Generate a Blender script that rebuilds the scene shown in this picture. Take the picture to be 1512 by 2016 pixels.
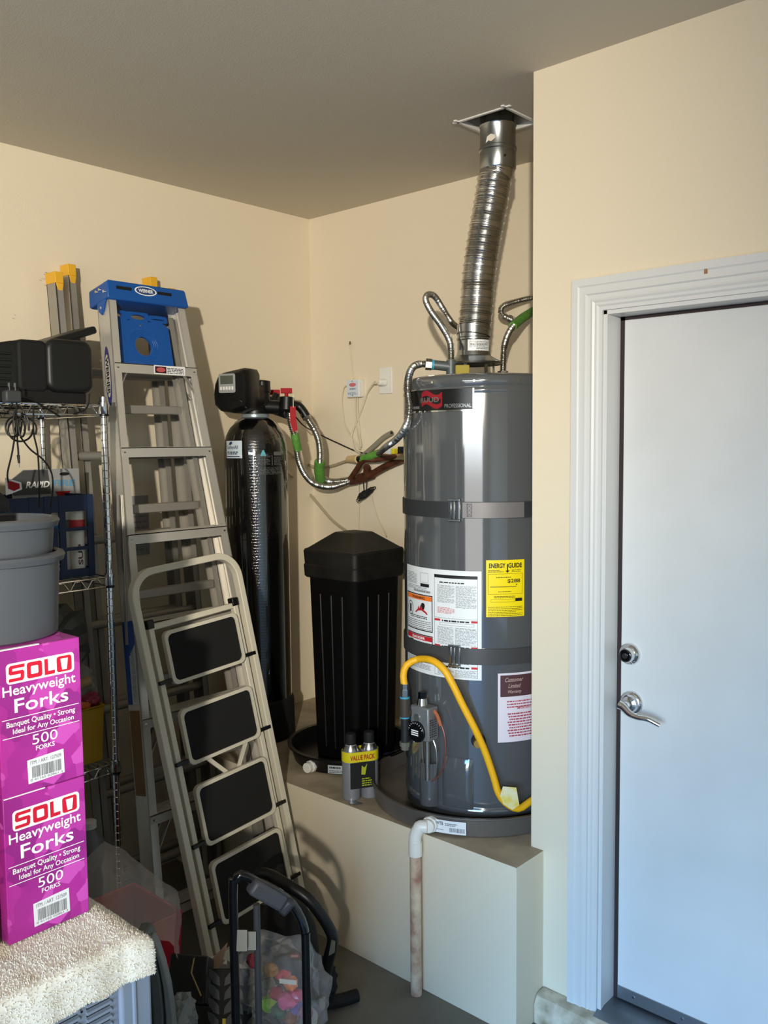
import bpy, bmesh, math, random
from math import sin, cos, tan, pi, radians, atan2, sqrt
from mathutils import Vector, Matrix, noise
random.seed(7)
V = Vector
for o in list(bpy.data.objects): bpy.data.objects.remove(o)
SC = bpy.context.scene
COL = SC.collection

# ------------------------------------------------------------------ camera
FPX = 1730.0
CAM = V((3.1402, -2.9689, 1.7827))
YAW, PITCH, ROLL = radians(-42.0209), radians(4.41372), radians(-0.5633)
def _axes():
    cy, sy = cos(YAW), sin(YAW)
    fw, rt, up = V((sy, cy, 0)), V((cy, -sy, 0)), V((0, 0, 1))
    cp, sp = cos(PITCH), sin(PITCH)
    f2, u2 = fw * cp - up * sp, up * cp + fw * sp
    cr, sr = cos(ROLL), sin(ROLL)
    return rt * cr + u2 * sr, -rt * sr + u2 * cr, f2
RT, UP, FW = _axes()
cd = bpy.data.cameras.new('camera'); co = bpy.data.objects.new('camera', cd); COL.objects.link(co)
cd.sensor_fit = 'HORIZONTAL'; cd.sensor_width = 36; cd.lens = FPX / 1512 * 36; cd.clip_start = 0.02
m = Matrix((RT, UP, -FW)).transposed().to_4x4(); m.translation = CAM
co.matrix_world = m
SC.camera = co

# ------------------------------------------------------------------ light
SC.view_settings.view_transform = 'Standard'; SC.view_settings.look = 'None'
SC.view_settings.exposure = 0.12; SC.view_settings.gamma = 1
SC.view_settings.use_curve_mapping = False
W = bpy.data.worlds.new('world'); SC.world = W; W.use_nodes = True
_n = W.node_tree.nodes; _l = W.node_tree.links; _bg = _n['Background']
_tc = _n.new('ShaderNodeTexCoord'); _sx = _n.new('ShaderNodeSeparateXYZ'); _cr = _n.new('ShaderNodeValToRGB')
_l.new(_tc.outputs['Generated'], _sx.inputs[0]); _l.new(_sx.outputs['Z'], _cr.inputs[0]); _l.new(_cr.outputs[0], _bg.inputs[0])
_mr = _n.new('ShaderNodeMapRange'); _mr.inputs[1].default_value = -.2; _mr.inputs[2].default_value = .8; _l.new(_sx.outputs['Z'], _mr.inputs[0]); _l.new(_mr.outputs[0], _cr.inputs[0])
_e = _cr.color_ramp.elements; _e[0].position = 0.0; _e[0].color = (.16, .155, .15, 1); _e[1].position = .75; _e[1].color = (.06, .30, 1.0, 1)
for _z, _c in ((-.04, (.16, .155, .15)), (.0, (.42, .45, .46)), (.035, (.85, .97, 1.0)), (.13, (.34, .68, 1.0)), (.28, (.14, .44, 1.0))):
    _m = _e.new(_z + .2); _m.color = (*_c, 1)
_bg.inputs[1].default_value = 17.5
def area(name, loc, target, sx, sy, power, col, spread=180):
    l = bpy.data.lights.new(name, 'AREA'); l.shape = 'RECTANGLE'; l.size = sx; l.size_y = sy
    l.energy = power; l.color = col; l.spread = radians(spread)
    o = bpy.data.objects.new(name, l); COL.objects.link(o); o.location = loc
    o.rotation_euler = (V(target) - V(loc)).to_track_quat('-Z', 'Y').to_euler()
    return o
# daylight comes in by the open garage door behind the viewer (a portal guides the sampling of the sky),
# and a garage flood lamp high behind the viewer aimed at the corner
_p = area('garage_door_portal', (3.75, -6.05, 1.16), (3.75, 0, 1.16), 3.1, 2.32, 1, (1, 1, 1)); _p.data.cycles.is_portal = True
_f = bpy.data.lights.new('garage_flood_lamp', 'SPOT'); _f.energy = 930; _f.color = (1.0, .91, .76); _f.shadow_soft_size = .05; _f.spot_size = radians(51); _f.spot_blend = 1.0
_fo = bpy.data.objects.new('garage_flood_lamp', _f); COL.objects.link(_fo); _fo.location = (4.5, -4.95, 2.35)
_fo.rotation_euler = (V((0, -.75, 2.1)) - _fo.location).to_track_quat('-Z', 'Y').to_euler()

# ------------------------------------------------------------------ helpers
def ray(u, v): return RT * ((u - 756) / FPX) + UP * (-(v - 1008) / FPX) + FW
def hx(u, v, x): d = ray(u, v); return CAM + d * ((x - CAM.x) / d.x)
def hy(u, v, y): d = ray(u, v); return CAM + d * ((y - CAM.y) / d.y)
def hz(u, v, z): d = ray(u, v); return CAM + d * ((z - CAM.z) / d.z)
def hd(u, v, D): return CAM + ray(u, v) * D
def hcyl(u, v, c, r):
    d = ray(u, v); ox, oy = CAM.x - c[0], CAM.y - c[1]
    a = d.x * d.x + d.y * d.y; b = 2 * (ox * d.x + oy * d.y); cc = ox * ox + oy * oy - r * r
    t = (-b - sqrt(max(0, b * b - 4 * a * cc))) / (2 * a); p = CAM + d * t
    return atan2(p.y - c[1], p.x - c[0]), p.z

def lin(c): return tuple(((x / 255) / 12.92 if x / 255 <= .04045 else ((x / 255 + .055) / 1.055) ** 2.4) for x in c)
MATS = {}
def mat(name, c, rough=.5, metal=0, coat=0, bump=0, bscale=200, var=0, vscale=8, vcol=None, trans=0, alpha=1, ior=1.45, spec=.5, aniso=0):
    if name in MATS: return MATS[name]
    m = bpy.data.materials.new(name); m.use_nodes = True; nt = m.node_tree; b = nt.nodes['Principled BSDF']
    L = lin(c); b.inputs['Base Color'].default_value = (*L, 1); b.inputs['Roughness'].default_value = rough
    b.inputs['Metallic'].default_value = metal; b.inputs['Coat Weight'].default_value = coat; b.inputs['Coat Roughness'].default_value = .06
    b.inputs['Transmission Weight'].default_value = trans; b.inputs['Alpha'].default_value = alpha; b.inputs['IOR'].default_value = ior
    b.inputs['Specular IOR Level'].default_value = spec
    tc = nt.nodes.new('ShaderNodeTexCoord')
    if var:
        n = nt.nodes.new('ShaderNodeTexNoise'); n.inputs['Scale'].default_value = vscale; n.inputs['Detail'].default_value = 5
        r = nt.nodes.new('ShaderNodeMapRange'); r.inputs[1].default_value = .35; r.inputs[2].default_value = .68
        mx = nt.nodes.new('ShaderNodeMixRGB'); mx.inputs[1].default_value = (*L, 1)
        mx.inputs[2].default_value = (*(lin(vcol) if vcol else [x * (1 - var) for x in L]), 1)
        nt.links.new(tc.outputs['Object'], n.inputs['Vector']); nt.links.new(n.outputs[0], r.inputs[0])
        nt.links.new(r.outputs[0], mx.inputs[0]); nt.links.new(mx.outputs[0], b.inputs['Base Color'])
    if bump:
        n = nt.nodes.new('ShaderNodeTexNoise'); n.inputs['Scale'].default_value = bscale; n.inputs['Detail'].default_value = 3
        bp = nt.nodes.new('ShaderNodeBump'); bp.inputs['Strength'].default_value = bump; bp.inputs['Distance'].default_value = .002
        nt.links.new(tc.outputs['Object'], n.inputs['Vector']); nt.links.new(n.outputs[0], bp.inputs['Height']); nt.links.new(bp.outputs[0], b.inputs['Normal'])
    MATS[name] = m; return m

class MB:
    def __init__(s): s.v = []; s.f = []; s.m = []; s.cm = 0
    def add(s, vs, fs):
        k = len(s.v); s.v += [V(p) for p in vs]
        for f in fs: s.f.append([i + k for i in f]); s.m.append(s.cm)
        return s
    def obox(s, o, ex, ey, ez):            # corner + three edge vectors
        o, ex, ey, ez = V(o), V(ex), V(ey), V(ez)
        vs = [o, o + ex, o + ex + ey, o + ey, o + ez, o + ex + ez, o + ex + ey + ez, o + ey + ez]
        fs = [(3, 2, 1, 0), (4, 5, 6, 7), (0, 1, 5, 4), (1, 2, 6, 5), (2, 3, 7, 6), (3, 0, 4, 7)]
        if ex.cross(ey).dot(ez) < 0: fs = [f[::-1] for f in fs]
        return s.add(vs, fs)
    def box(s, lo, hi):
        lo, hi = V(lo), V(hi); d = hi - lo
        return s.obox(lo, (d.x, 0, 0), (0, d.y, 0), (0, 0, d.z))
    def bar(s, a, b, w, h, up=(0, 0, 1)):  # rectangular bar from a to b, w across, h along up
        a, b, up = V(a), V(b), V(up); d = (b - a); sd = d.cross(up).normalized(); u = sd.cross(d).normalized()
        return s.obox(a - sd * w / 2 - u * h / 2, d, sd * w, u * h)
    def ring_loft(s, rings, cap=True, closed=True):
        n = len(rings[0]); k = len(s.v)
        for r in rings: s.v += [V(p) for p in r]
        for i in range(len(rings) - 1):
            for j in range(n if closed else n - 1):
                a = k + i * n + j; b = k + i * n + (j + 1) % n
                s.f.append([a, b, b + n, a + n]); s.m.append(s.cm)
        if cap and closed:
            s.f.append([k + j for j in range(n)][::-1]); s.m.append(s.cm)
            e = k + (len(rings) - 1) * n; s.f.append([e + j for j in range(n)]); s.m.append(s.cm)
        return s
    def cyl(s, a, b, r, r2=None, n=18, cap=True):
        a, b = V(a), V(b); d = (b - a).normalized(); t = d.orthogonal().normalized(); q = d.cross(t); r2 = r if r2 is None else r2
        return s.ring_loft([[a + (t * cos(x) + q * sin(x)) * r for x in [2 * pi * i / n for i in range(n)]],
                            [b + (t * cos(x) + q * sin(x)) * r2 for x in [2 * pi * i / n for i in range(n)]]], cap)
    def lathe(s, prof, c=(0, 0, 0), n=48, axis=None, cap=True):
        c = V(c); M = axis.to_track_quat('Z', 'Y').to_matrix() if axis else Matrix.Identity(3)
        return s.ring_loft([[c + M @ V((r * cos(2 * pi * i / n), r * sin(2 * pi * i / n), z)) for i in range(n)] for r, z in prof], cap)
    def tube(s, pts, r, n=10, step=None, cap=True, smooth=True):
        pts = curve(pts, step) if smooth else [V(p) for p in pts]
        rings = []; t0 = (pts[1] - pts[0]).normalized(); nn = t0.orthogonal().normalized(); L = 0
        for i, p in enumerate(pts):
            t = (pts[min(i + 1, len(pts) - 1)] - pts[max(i - 1, 0)]).normalized()
            nn = (nn - t * nn.dot(t)).normalized(); bb = t.cross(nn)
            if i: L += (p - pts[i - 1]).length
            rr = r(L) if callable(r) else r
            rings.append([p + (nn * cos(2 * pi * k / n) + bb * sin(2 * pi * k / n)) * rr for k in range(n)])
        return s.ring_loft(rings, cap)
    def prism(s, poly, O, ux, uy, dz):     # 2-D outline swept along dz
        O, ux, uy, dz = V(O), V(ux), V(uy), V(dz); p = [O + ux * a + uy * b for a, b in poly]
        n = len(p); fs = [list(range(n))[::-1], list(range(n, 2 * n))] + [[i, (i + 1) % n, n + (i + 1) % n, n + i] for i in range(n)]
        if ux.cross(uy).dot(dz) < 0: fs = [f[::-1] for f in fs]
        return s.add(p + [q + dz for q in p], fs)
    def grid(s, nu, nv, fn):
        k = len(s.v)
        for i in range(nu + 1):
            for j in range(nv + 1): s.v.append(V(fn(i / nu, j / nv)))
        for i in range(nu):
            for j in range(nv):
                a = k + i * (nv + 1) + j; s.f.append([a, a + nv + 1, a + nv + 2, a + 1]); s.m.append(s.cm)
        return s
    # flat print: mapf(x, y) gives the point on the printed surface
    def rect(s, x0, y0, x1, y1, mapf, n=1):
        n = max(n, int(abs(x1 - x0) / .02)); return s.grid(n, 1, lambda a, b: mapf(x0 + (x1 - x0) * a, y0 + (y1 - y0) * b))
    def frame(s, x0, y0, x1, y1, t, mapf):
        s.rect(x0, y0, x1, y0 + t, mapf); s.rect(x0, y1 - t, x1, y1, mapf); s.rect(x0, y0, x0 + t, y1, mapf); return s.rect(x1 - t, y0, x1, y1, mapf)
    def poly(s, pts, mapf):
        return s.add([mapf(*p) for p in pts], [list(range(len(pts)))])
    def text(s, txt, x, y, w, h, mapf, bold=0.0, shear=0):
        vs, fs = text2d(txt, bold)
        x0 = min(p[0] for p in vs); x1 = max(p[0] for p in vs); y0 = min(p[1] for p in vs); y1 = max(p[1] for p in vs)
        kx = w / (x1 - x0); ky = h / (y1 - y0)
        return s.add([mapf(x + (a - x0) * kx + shear * (b - y0) * ky, y + (b - y0) * ky) for a, b in vs], fs)
    def lines(s, x0, y0, x1, y1, n, mapf, fill=.45, seed=1, seg=None):   # rows of unreadable small print
        R = random.Random(seed); h = (y1 - y0) / n
        for i in range(n):
            x = x0; e = x1 - (R.random() * .3 * (x1 - x0) if R.random() < .3 else 0); yy = y1 - (i + 1) * h
            while x < e:
                l = min((seg or .012) * R.uniform(.4, 1.5), e - x); s.rect(x, yy, x + l, yy + h * fill, mapf); x += l + (seg or .012) * .22
        return s

def curve(pts, step=None):
    pts = [V(p) for p in pts]
    if len(pts) < 3 and not step: return pts
    L = sum((pts[i + 1] - pts[i]).length for i in range(len(pts) - 1)); step = step or max(L / 60, .004)
    out = []
    for i in range(len(pts) - 1):
        p0 = pts[i - 1] if i else pts[0] * 2 - pts[1]; p1, p2 = pts[i], pts[i + 1]; p3 = pts[i + 2] if i + 2 < len(pts) else pts[-1] * 2 - pts[-2]
        n = max(2, int((p2 - p1).length / step))
        for k in range(n):
            t = k / n; out.append(.5 * ((2 * p1) + (p2 - p0) * t + (2 * p0 - 5 * p1 + 4 * p2 - p3) * t * t + (3 * p1 - p0 - 3 * p2 + p3) * t ** 3))
    out.append(pts[-1]); return out

TXT = {}
def text2d(t, bold=0.0):
    if (t, bold) in TXT: return TXT[(t, bold)]
    c = bpy.data.curves.new('lettering', 'FONT'); c.body = t; c.size = 1; c.offset = bold; c.resolution_u = 3; c.fill_mode = 'FRONT'
    o = bpy.data.objects.new('lettering', c); COL.objects.link(o)
    bpy.context.view_layer.update()
    me = o.evaluated_get(bpy.context.evaluated_depsgraph_get()).to_mesh()
    r = ([(v.co.x, v.co.y) for v in me.vertices], [list(p.vertices) for p in me.polygons])
    bpy.data.objects.remove(o); bpy.data.curves.remove(c); TXT[(t, bold)] = r; return r

ORG = {}
def mesh(name, mb, m, base, parent=None, bevel=0, smooth=35, seg=2, kind=None, label=None, subd=0, fix=True):
    me = bpy.data.meshes.new(name); base = V(base)
    me.from_pydata([tuple(p - base) for p in mb.v], [], mb.f); me.validate()
    for mm in (m if isinstance(m, (list, tuple)) else [m]): me.materials.append(mm)
    if isinstance(m, (list, tuple)) and len(me.polygons) == len(mb.m): me.polygons.foreach_set('material_index', mb.m)
    if fix:
        b = bmesh.new(); b.from_mesh(me); bmesh.ops.recalc_face_normals(b, faces=b.faces); b.to_mesh(me); b.free()
    if smooth:
        me.polygons.foreach_set('use_smooth', [True] * len(me.polygons)); me.set_sharp_from_angle(angle=radians(smooth))
    o = bpy.data.objects.new(name, me); COL.objects.link(o)
    if bevel:
        b = o.modifiers.new('bevel', 'BEVEL'); b.width = bevel; b.segments = seg; b.limit_method = 'ANGLE'; b.angle_limit = radians(40)
    if subd:
        b = o.modifiers.new('smooth', 'SUBSURF'); b.levels = subd; b.render_levels = subd
    if parent is not None: o.parent = parent; o.location = base - ORG[parent]
    else: o.location = base
    ORG[o] = base
    if kind: o['kind'] = kind
    if label: o['label'] = label
    return o
def part(parent, name, mb, m, **k): return mesh(name, mb, m, ORG[parent], parent, **k)
def tag(o, label, cat, group=None):
    o['label'] = label; o['category'] = cat
    if group: o['group'] = group
    return o
def thing(name, loc, label, cat, group=None):
    o = bpy.data.objects.new(name, None); COL.objects.link(o); o.location = loc; ORG[o] = V(loc); o.empty_display_size = .05
    return tag(o, label, cat, group)
def solo(name, mb, m, base, label, cat, group=None, **k): return tag(mesh(name, mb, m, base, **k), label, cat, group)
def struct(name, mb, m, base=(0, 0, 0), parent=None, label=None, **k):
    if parent is not None: return part(parent, name, mb, m, **k)
    o = mesh(name, mb, m, base, **k); o['kind'] = 'structure'
    if label: o['label'] = label
    return o
def plane_map(O, ux, uy, off=0):
    O, ux, uy = V(O), V(ux).normalized(), V(uy).normalized(); n = ux.cross(uy).normalized() * off
    return lambda x, y: O + ux * x + uy * y + n
def rounded(w, h, r, n=5):
    out = []
    for cx, cy, a in ((w - r, r, -90), (w - r, h - r, 0), (r, h - r, 90), (r, r, 180)):
        for i in range(n + 1):
            t = radians(a + 90 * i / n); out.append((cx + r * cos(t), cy + r * sin(t)))
    return out

# ------------------------------------------------------------------ materials
PAINT = mat('cream_paint', (224, 212, 188), .62, bump=.25, bscale=260)
CEIL = mat('ceiling_paint', (206, 198, 182), .75, bump=.3, bscale=220)
WHITE = mat('white_gloss_paint', (210, 211, 210), .35)
DOORW = mat('door_paint', (214, 215, 214), .38, var=.06, vscale=5)
CONC = mat('concrete', (124, 120, 108), .6, var=.25, vscale=5, bump=.15, bscale=60)
RAW = mat('weathered_platform', (186, 172, 148), .85, var=.4, vscale=7, bump=.3, bscale=90)
CURB = mat('painted_curb', (214, 203, 180), .7, var=.4, vscale=18, vcol=(150, 138, 110), bump=.5, bscale=50)
HEAT = mat('heater_enamel', (80, 83, 86), .10, coat=.8)
HEAT.node_tree.nodes['Principled BSDF'].inputs['Coat IOR'].default_value = 1.7; HEAT.node_tree.nodes['Principled BSDF'].inputs['Specular IOR Level'].default_value = .8
HEATD = mat('heater_base', (56, 60, 66), .4)
CHROME = mat('chrome', (225, 225, 225), .09, 1)
STEEL = mat('brushed_steel', (190, 188, 182), .28, 1)
GALV = mat('galvanized', (176, 181, 183), .25, 1, var=.2, vscale=25)
FOIL = mat('aluminium_foil', (205, 203, 198), .22, 1)
ALU = mat('ladder_aluminium', (204, 200, 192), .36, .45, bump=.05, bscale=300)
ALUD = mat('ladder_aluminium_dull', (160, 156, 148), .45, .45)
BLACKP = mat('black_plastic', (10, 10, 11), .38)
BLACKM = mat('black_matte', (12, 12, 13), .75)
BLACKG = mat('black_gloss', (8, 8, 9), .14, coat=.5)
DGREY = mat('dark_grey_plastic', (58, 60, 62), .5)
GREYP = mat('grey_plastic', (96, 99, 103), .42)
WHITEP = mat('white_plastic', (225, 224, 218), .4)
PVC = mat('pvc_white', (226, 226, 220), .35)
PVCOLD = mat('pvc_stained', (214, 196, 170), .5, var=.4, vscale=22, vcol=(160, 120, 100))
COPPER = mat('aged_copper', (104, 62, 42), .5, .35, var=.5, vscale=30, vcol=(66, 40, 30))
BRASS = mat('brass', (170, 130, 70), .3, 1)
GREEN = mat('green_sleeve', (92, 150, 58), .6, var=.3, vscale=60)
YELLOW = mat('yellow_hose', (238, 178, 26), .45, bump=.2, bscale=400)
RED = mat('red_plastic', (162, 26, 34), .65, spec=.25)
BLUE = mat('ladder_blue', (24, 82, 158), .38)
YCAP = mat('yellow_cap', (226, 172, 44), .5)
PAPER = mat('white_label', (226, 230, 232), .35)
INK = mat('black_ink', (22, 22, 24), .5)
GINK = mat('grey_ink', (120, 124, 128), .5)
RINK = mat('red_ink', (190, 30, 44), .5)
OINK = mat('orange_ink', (238, 120, 40), .5)
WINK = mat('white_ink', (240, 240, 240), .45)
YLAB = mat('yellow_label', (240, 216, 20), .4)
TEAL = mat('teal_tape', (60, 150, 180), .5)
BEIGE = mat('beige_foam', (220, 190, 140), .7)

# ------------------------------------------------------------------ room dimensions
H = 2.860; ZP = .528; YPF = -.848; XPS = 1.743; XE = 1.698; YD = -.698
XR, YR = 6.6, -6.0                                   # right and rear limits of the garage

# floor, ceiling, walls
struct('floor', MB().box((-.15, YR - .15, -.12), (XR, .15, 0)), CONC)
hc = (1.393, -.438); hs = .095
b = MB(); lo, hi = (-.15, YR - .15), (XR, .15)
b.box((lo[0], lo[1], H), (hi[0], hc[1] - hs, H + .12)); b.box((lo[0], hc[1] + hs, H), (hi[0], hi[1], H + .12))
b.box((lo[0], hc[1] - hs, H), (hc[0] - hs, hc[1] + hs, H + .12)); b.box((hc[0] + hs, hc[1] - hs, H), (hi[0], hc[1] + hs, H + .12))
ceil = struct('ceiling', b, CEIL, smooth=0)
b = MB()
for s in (-1, 1):
    b.box((hc[0] - hs - .02, hc[1] + s * hs - .006, H - .004), (hc[0] + hs + .02, hc[1] + s * hs + .006, H + .012))
    b.box((hc[0] + s * hs - .006, hc[1] - hs - .02, H - .004), (hc[0] + s * hs + .006, hc[1] + hs + .02, H + .012))
part(ceil, 'torn_drywall_edge', b, WHITEP, bevel=.002)
b = MB()
for x0, y0, x1, y1 in ((-hs - .01, -hs - .01, hs + .01, -hs), (-hs - .01, hs, hs + .01, hs + .01), (-hs - .01, -hs, -hs, hs), (hs, -hs, hs + .01, hs)):
    b.box((hc[0] + x0, hc[1] + y0, H + .12), (hc[0] + x1, hc[1] + y1, H + .5))
b.box((hc[0] - hs, hc[1] - hs, H + .5), (hc[0] + hs, hc[1] + hs, H + .52))
part(ceil, 'vent_chase', b, DGREY)
wlft = struct('wall_left', MB().box((-.12, YR, 0), (0, .12, H)), PAINT)
b = MB(); _r = random.Random(4); _q = lambda y, z: V((.0006, y, z))
for u_, v_, n_ in ((96, 541, 5), (92, 560, 6), (88, 550, 3), (105, 575, 2), (18, 625, 2)):
    for k_ in range(n_):
        c_ = hx(u_ + _r.uniform(-12, 12), v_ + _r.uniform(-6, 6), 0); l_ = _r.uniform(.006, .02); t_ = _r.uniform(.0008, .0016)
        b.add([_q(c_.y, c_.z), _q(c_.y + l_, c_.z - l_ * .2), _q(c_.y + l_, c_.z - l_ * .2 + t_), _q(c_.y, c_.z + t_)], [(0, 1, 2, 3)])
part(wlft, 'scuff_marks', b, mat('scuff', (120, 108, 88), .8), kind='stuff')
struct('wall_back', MB().box((0, 0, 0), (XE + .02, .12, H)), PAINT)
struct('wall_alcove', MB().box((XE, YD + .11, 0), (XE + .12, .12, H)), PAINT)
XD0, XD1 = 1.930, 2.850; ZD0 = .10; ZDT = 2.150
b = MB().prism([(XE, 0), (XD0, 0), (XD0, ZDT), (XD1, ZDT), (XD1, 0), (XR, 0), (XR, H), (XE, H)], (0, YD, 0), (1, 0, 0), (0, 0, 1), (0, .11, 0))
struct('wall_right', b, PAINT, smooth=0)
struct('wall_far', MB().box((XR, YR, 0), (XR + .12, YD + .1, H)), PAINT)
b = MB(); b.box((0, YR - .12, 0), (2.2, YR, H)); b.box((5.3, YR - .12, 0), (XR, YR, H)); b.box((2.2, YR - .12, 2.32), (5.3, YR, H))
struct('wall_rear', b, PAINT)
b = MB(); b.box((0, YPF, 0), (XPS, 0, ZP)); b.f = b.f; b.m = [0, 1, 0, 0, 0, 0]
plat = struct('platform', b, [PAINT, RAW], smooth=0, label='cream painted platform with a bare weathered top under the heater', fix=False)
q = hz(697, 1582, ZP); b = MB()
b.add([q + V((-.03, .012, .003)), q + V((.03, .015, .004)), q + V((.012, -.012, .004)), q + V((-.012, -.016, .002)), q + V((.004, -.014, -.03)), q + V((.02, -.013, -.018))], [(0, 1, 2, 3), (3, 2, 5, 4)])
part(plat, 'caulk_smear', b, GALV)
b = MB(); b.prism([(0, 0), (.058, 0), (.058, .06), (.045, .085), (.03, .092), (0, .092)], (XPS + .002, YD, 0), (0, -1, 0), (0, 0, 1), (XR - XPS - .01, 0, 0))
struct('trim_1', b, CURB, label='low painted concrete curb along the foot of the door wall', bevel=.004)

fl_ = thing('flood_lamp', (4.5, -4.95, H), 'garage flood lamp hanging from the ceiling behind the viewer', 'lamp')
_fd = (V((0, -.75, 2.1)) - V((4.5, -4.95, 2.35))).normalized(); _fb = V((4.5, -4.95, 2.35)) - _fd * .06
b = MB(); b.lathe([(.02, -.06), (.05, -.05), (.075, .0), (.08, .04), (.076, .04), (.06, .0), (.02, -.03)], _fb - _fd * .02, 28, _fd); part(fl_, 'housing', b, mat('lamp_grey', (120, 122, 124), .4, .5))
b = MB(); b.cyl(_fb - _fd * .05, V((_fb.x - _fd.x * .05, _fb.y - _fd.y * .05, H)), .012); b.cyl(V((_fb.x - _fd.x * .05, _fb.y - _fd.y * .05, H - .015)), V((_fb.x - _fd.x * .05, _fb.y - _fd.y * .05, H)), .05); part(fl_, 'stem', b, mat('lamp_grey', (120, 122, 124), .4, .5))

# ------------------------------------------------------------------ door with casing
YS = YD + .075
prof = [(0, 0), (0, .019), (.020, .019), (.024, .016), (.030, .0155), (.044, .0175), (.048, .013), (.058, .0125), (.064, .015), (.070, .011), (.077, .012), (.082, .008), (.092, .008), (.092, 0)]
XC0 = XD0 - .092
b = MB(); rings = []
ztop = ZDT + .075
rings.append([V((XC0 + a, YD - d, .075)) for a, d in prof]); rings.append([V((XC0 + a, YD - d, ZDT + .092 - a)) for a, d in prof])
b.ring_loft(rings)
rings = [[V((XC0 + a, YD - d, ZDT + .092 - a)) for a, d in prof], [V((XD1 + .092 - a, YD - d, ZDT + .092 - a)) for a, d in prof]]
b.ring_loft(rings)
rings = [[V((XD1 + .092 - a, YD - d, ZDT + .092 - a)) for a, d in prof], [V((XD1 + .092 - a, YD - d, .075)) for a, d in prof]]
b.ring_loft(rings)
casing = struct('trim_2', b, WHITE, smooth=25, label='white moulded casing around the door')
b = MB(); b.box((XD0, YD - .001, ZD0 - .02), (XD0 + .012, YD + .12, ZDT)); b.box((XD1 - .012, YD - .001, ZD0 - .02), (XD1, YD + .12, ZDT)); b.box((XD0, YD - .001, ZDT - .012), (XD1, YD + .12, ZDT))
struct('trim_3', b, WHITE, bevel=.001, label='white door jamb')
door = bpy.data.objects.new('door_1', None); COL.objects.link(door); door.location = (XD0 + .02, YS, ZD0); ORG[door] = V((XD0 + .02, YS, ZD0)); door['kind'] = 'structure'; door['label'] = 'flat white painted door with chrome hardware'
b = MB(); b.box((XD0 + .026, YS, ZD0 + .012), (XD1 - .018, YS + .044, ZDT - .022)); part(door, 'door_slab', b, DOORW, bevel=.002)
b = MB()
b.box((XD0 + .012, YS + .003, ZD0 - .01), (XD0 + .026, YS + .05, ZDT - .012)); b.box((XD0 + .012, YS + .003, ZDT - .022), (XD1 - .012, YS + .05, ZDT - .012)); b.box((XD0 + .012, YS + .004, ZD0 - .012), (XD1 - .012, YS + .05, ZD0 + .012))
part(door, 'weatherstrip', b, mat('dark_rubber', (48, 38, 38), .8))
b = MB(); b.box((XD0 + .028, YS - .004, ZD0 + .012), (XD1 - .02, YS + .002, ZD0 + .05))
sw = part(door, 'door_sweep', b, mat('sweep_aluminium', (150, 156, 162), .35, .8), bevel=.001)
for i in range(6):
    x = XD0 + .08 + i * .15; b = MB().cyl((x, YS - .006, ZD0 + .034), (x, YS - .003, ZD0 + .034), .004, n=10); part(sw, 'screw', b, CHROME)
b = MB(); b.prism([(0, 0), (.15, 0), (.15, .012), (.10, .026), (.02, .026), (0, .02)], (XD0 + .001, YD + .12, ZD0 - .02), (0, -1, 0), (0, 0, 1), (XD1 - XD0 - .002, 0, 0)); b.box((XD0 + .001, YD + .002, 0), (XD1 - .001, YD + .12, ZD0 - .02))
struct('trim_4', b, mat('threshold_aluminium', (132, 138, 142), .4, .7, var=.3, vscale=12), label='worn aluminium door threshold')
# deadbolt and lever
c = hy(1241, 1287, YS); n_ = V((0, -1, 0))
b = MB(); b.lathe([(.032, 0), (.032, .006), (.029, .012), (.022, .016), (.0205, .03), (.019, .032)], c, 32, n_); db = part(door, 'deadbolt', b, CHROME)
b = MB(); b.lathe([(.0165, .0), (.016, .0335), (.012, .034)], c, 24, n_); part(db, 'cylinder', b, BLACKG)
b = MB(); b.lathe([(.009, 0), (.008, .0365), (.004, .037)], c, 16, n_); part(db, 'keyway', b, CHROME)
c = hy(1244, 1383, YS)
b = MB(); b.lathe([(.035, 0), (.035, .004), (.031, .010), (.026, .012), (.022, .02), (.013, .024), (.0125, .05)], c, 36, n_); lv = part(door, 'lever_handle', b, CHROME)
b = MB(); p0 = c + V((0, -.055, 0))
b.tube([p0 + V((-.012, 0, .004)), p0, p0 + V((.022, -.004, -.014)), p0 + V((.045, -.004, -.020)), p0 + V((.075, .0, -.021)), p0 + V((.098, .004, -.029)), p0 + V((.108, .006, -.033))],
       lambda L: max(.004, .0135 - .085 * L if L < .06 else .0084 - .02 * (L - .06)), n=14)
part(lv, 'lever', b, CHROME)
b = MB(); p = hy(1390, 531, YD - .016); b.box(p + V((-.004, -.0025, -.010)), p + V((.004, .001, .006)))
p = hy(1416, 520, YD - .001); b.cyl(p + V((0, .001, 0)), p + V((0, -.002, 0)), .008)
part(casing, 'chipped_paint', b, mat('chip_brown', (150, 112, 84), .8))

# ------------------------------------------------------------------ drain pan and water heater
HC = (1.363, -.485); HR = .274; ZH0 = .552; ZH1 = 2.0
PC = (1.318, -.470); PR = .376
b = MB(); zb = ZP
b.lathe([(PR - .03, zb), (PR - .012, zb + .004), (PR - .004, zb + .058), (PR + .002, zb + .062), (PR + .002, zb + .066), (PR - .008, zb + .066), (PR - .016, zb + .012), (PR - .04, zb + .008), (.02, zb + .008)], (PC[0], PC[1], 0), 72, cap=True)
pan = thing('drain_pan', (PC[0], PC[1], zb), 'round aluminium drain pan under the grey water heater', 'pan')
part(pan, 'tray', b, mat('pan_metal', (132, 126, 120), .4, .55, var=.3, vscale=6))
def arcmap(c, r, th0, z0): return lambda x, y: V((c[0] + r * cos(th0 + x / r), c[1] + r * sin(th0 + x / r), z0 + y))
th, z = hcyl(857, 1624, PC, PR - .002)
th2, _ = hcyl(918, 1645, PC, PR)
w = (th2 - th) * PR; mp = arcmap(PC, PR + .0015, th, ZP + .012)
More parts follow.
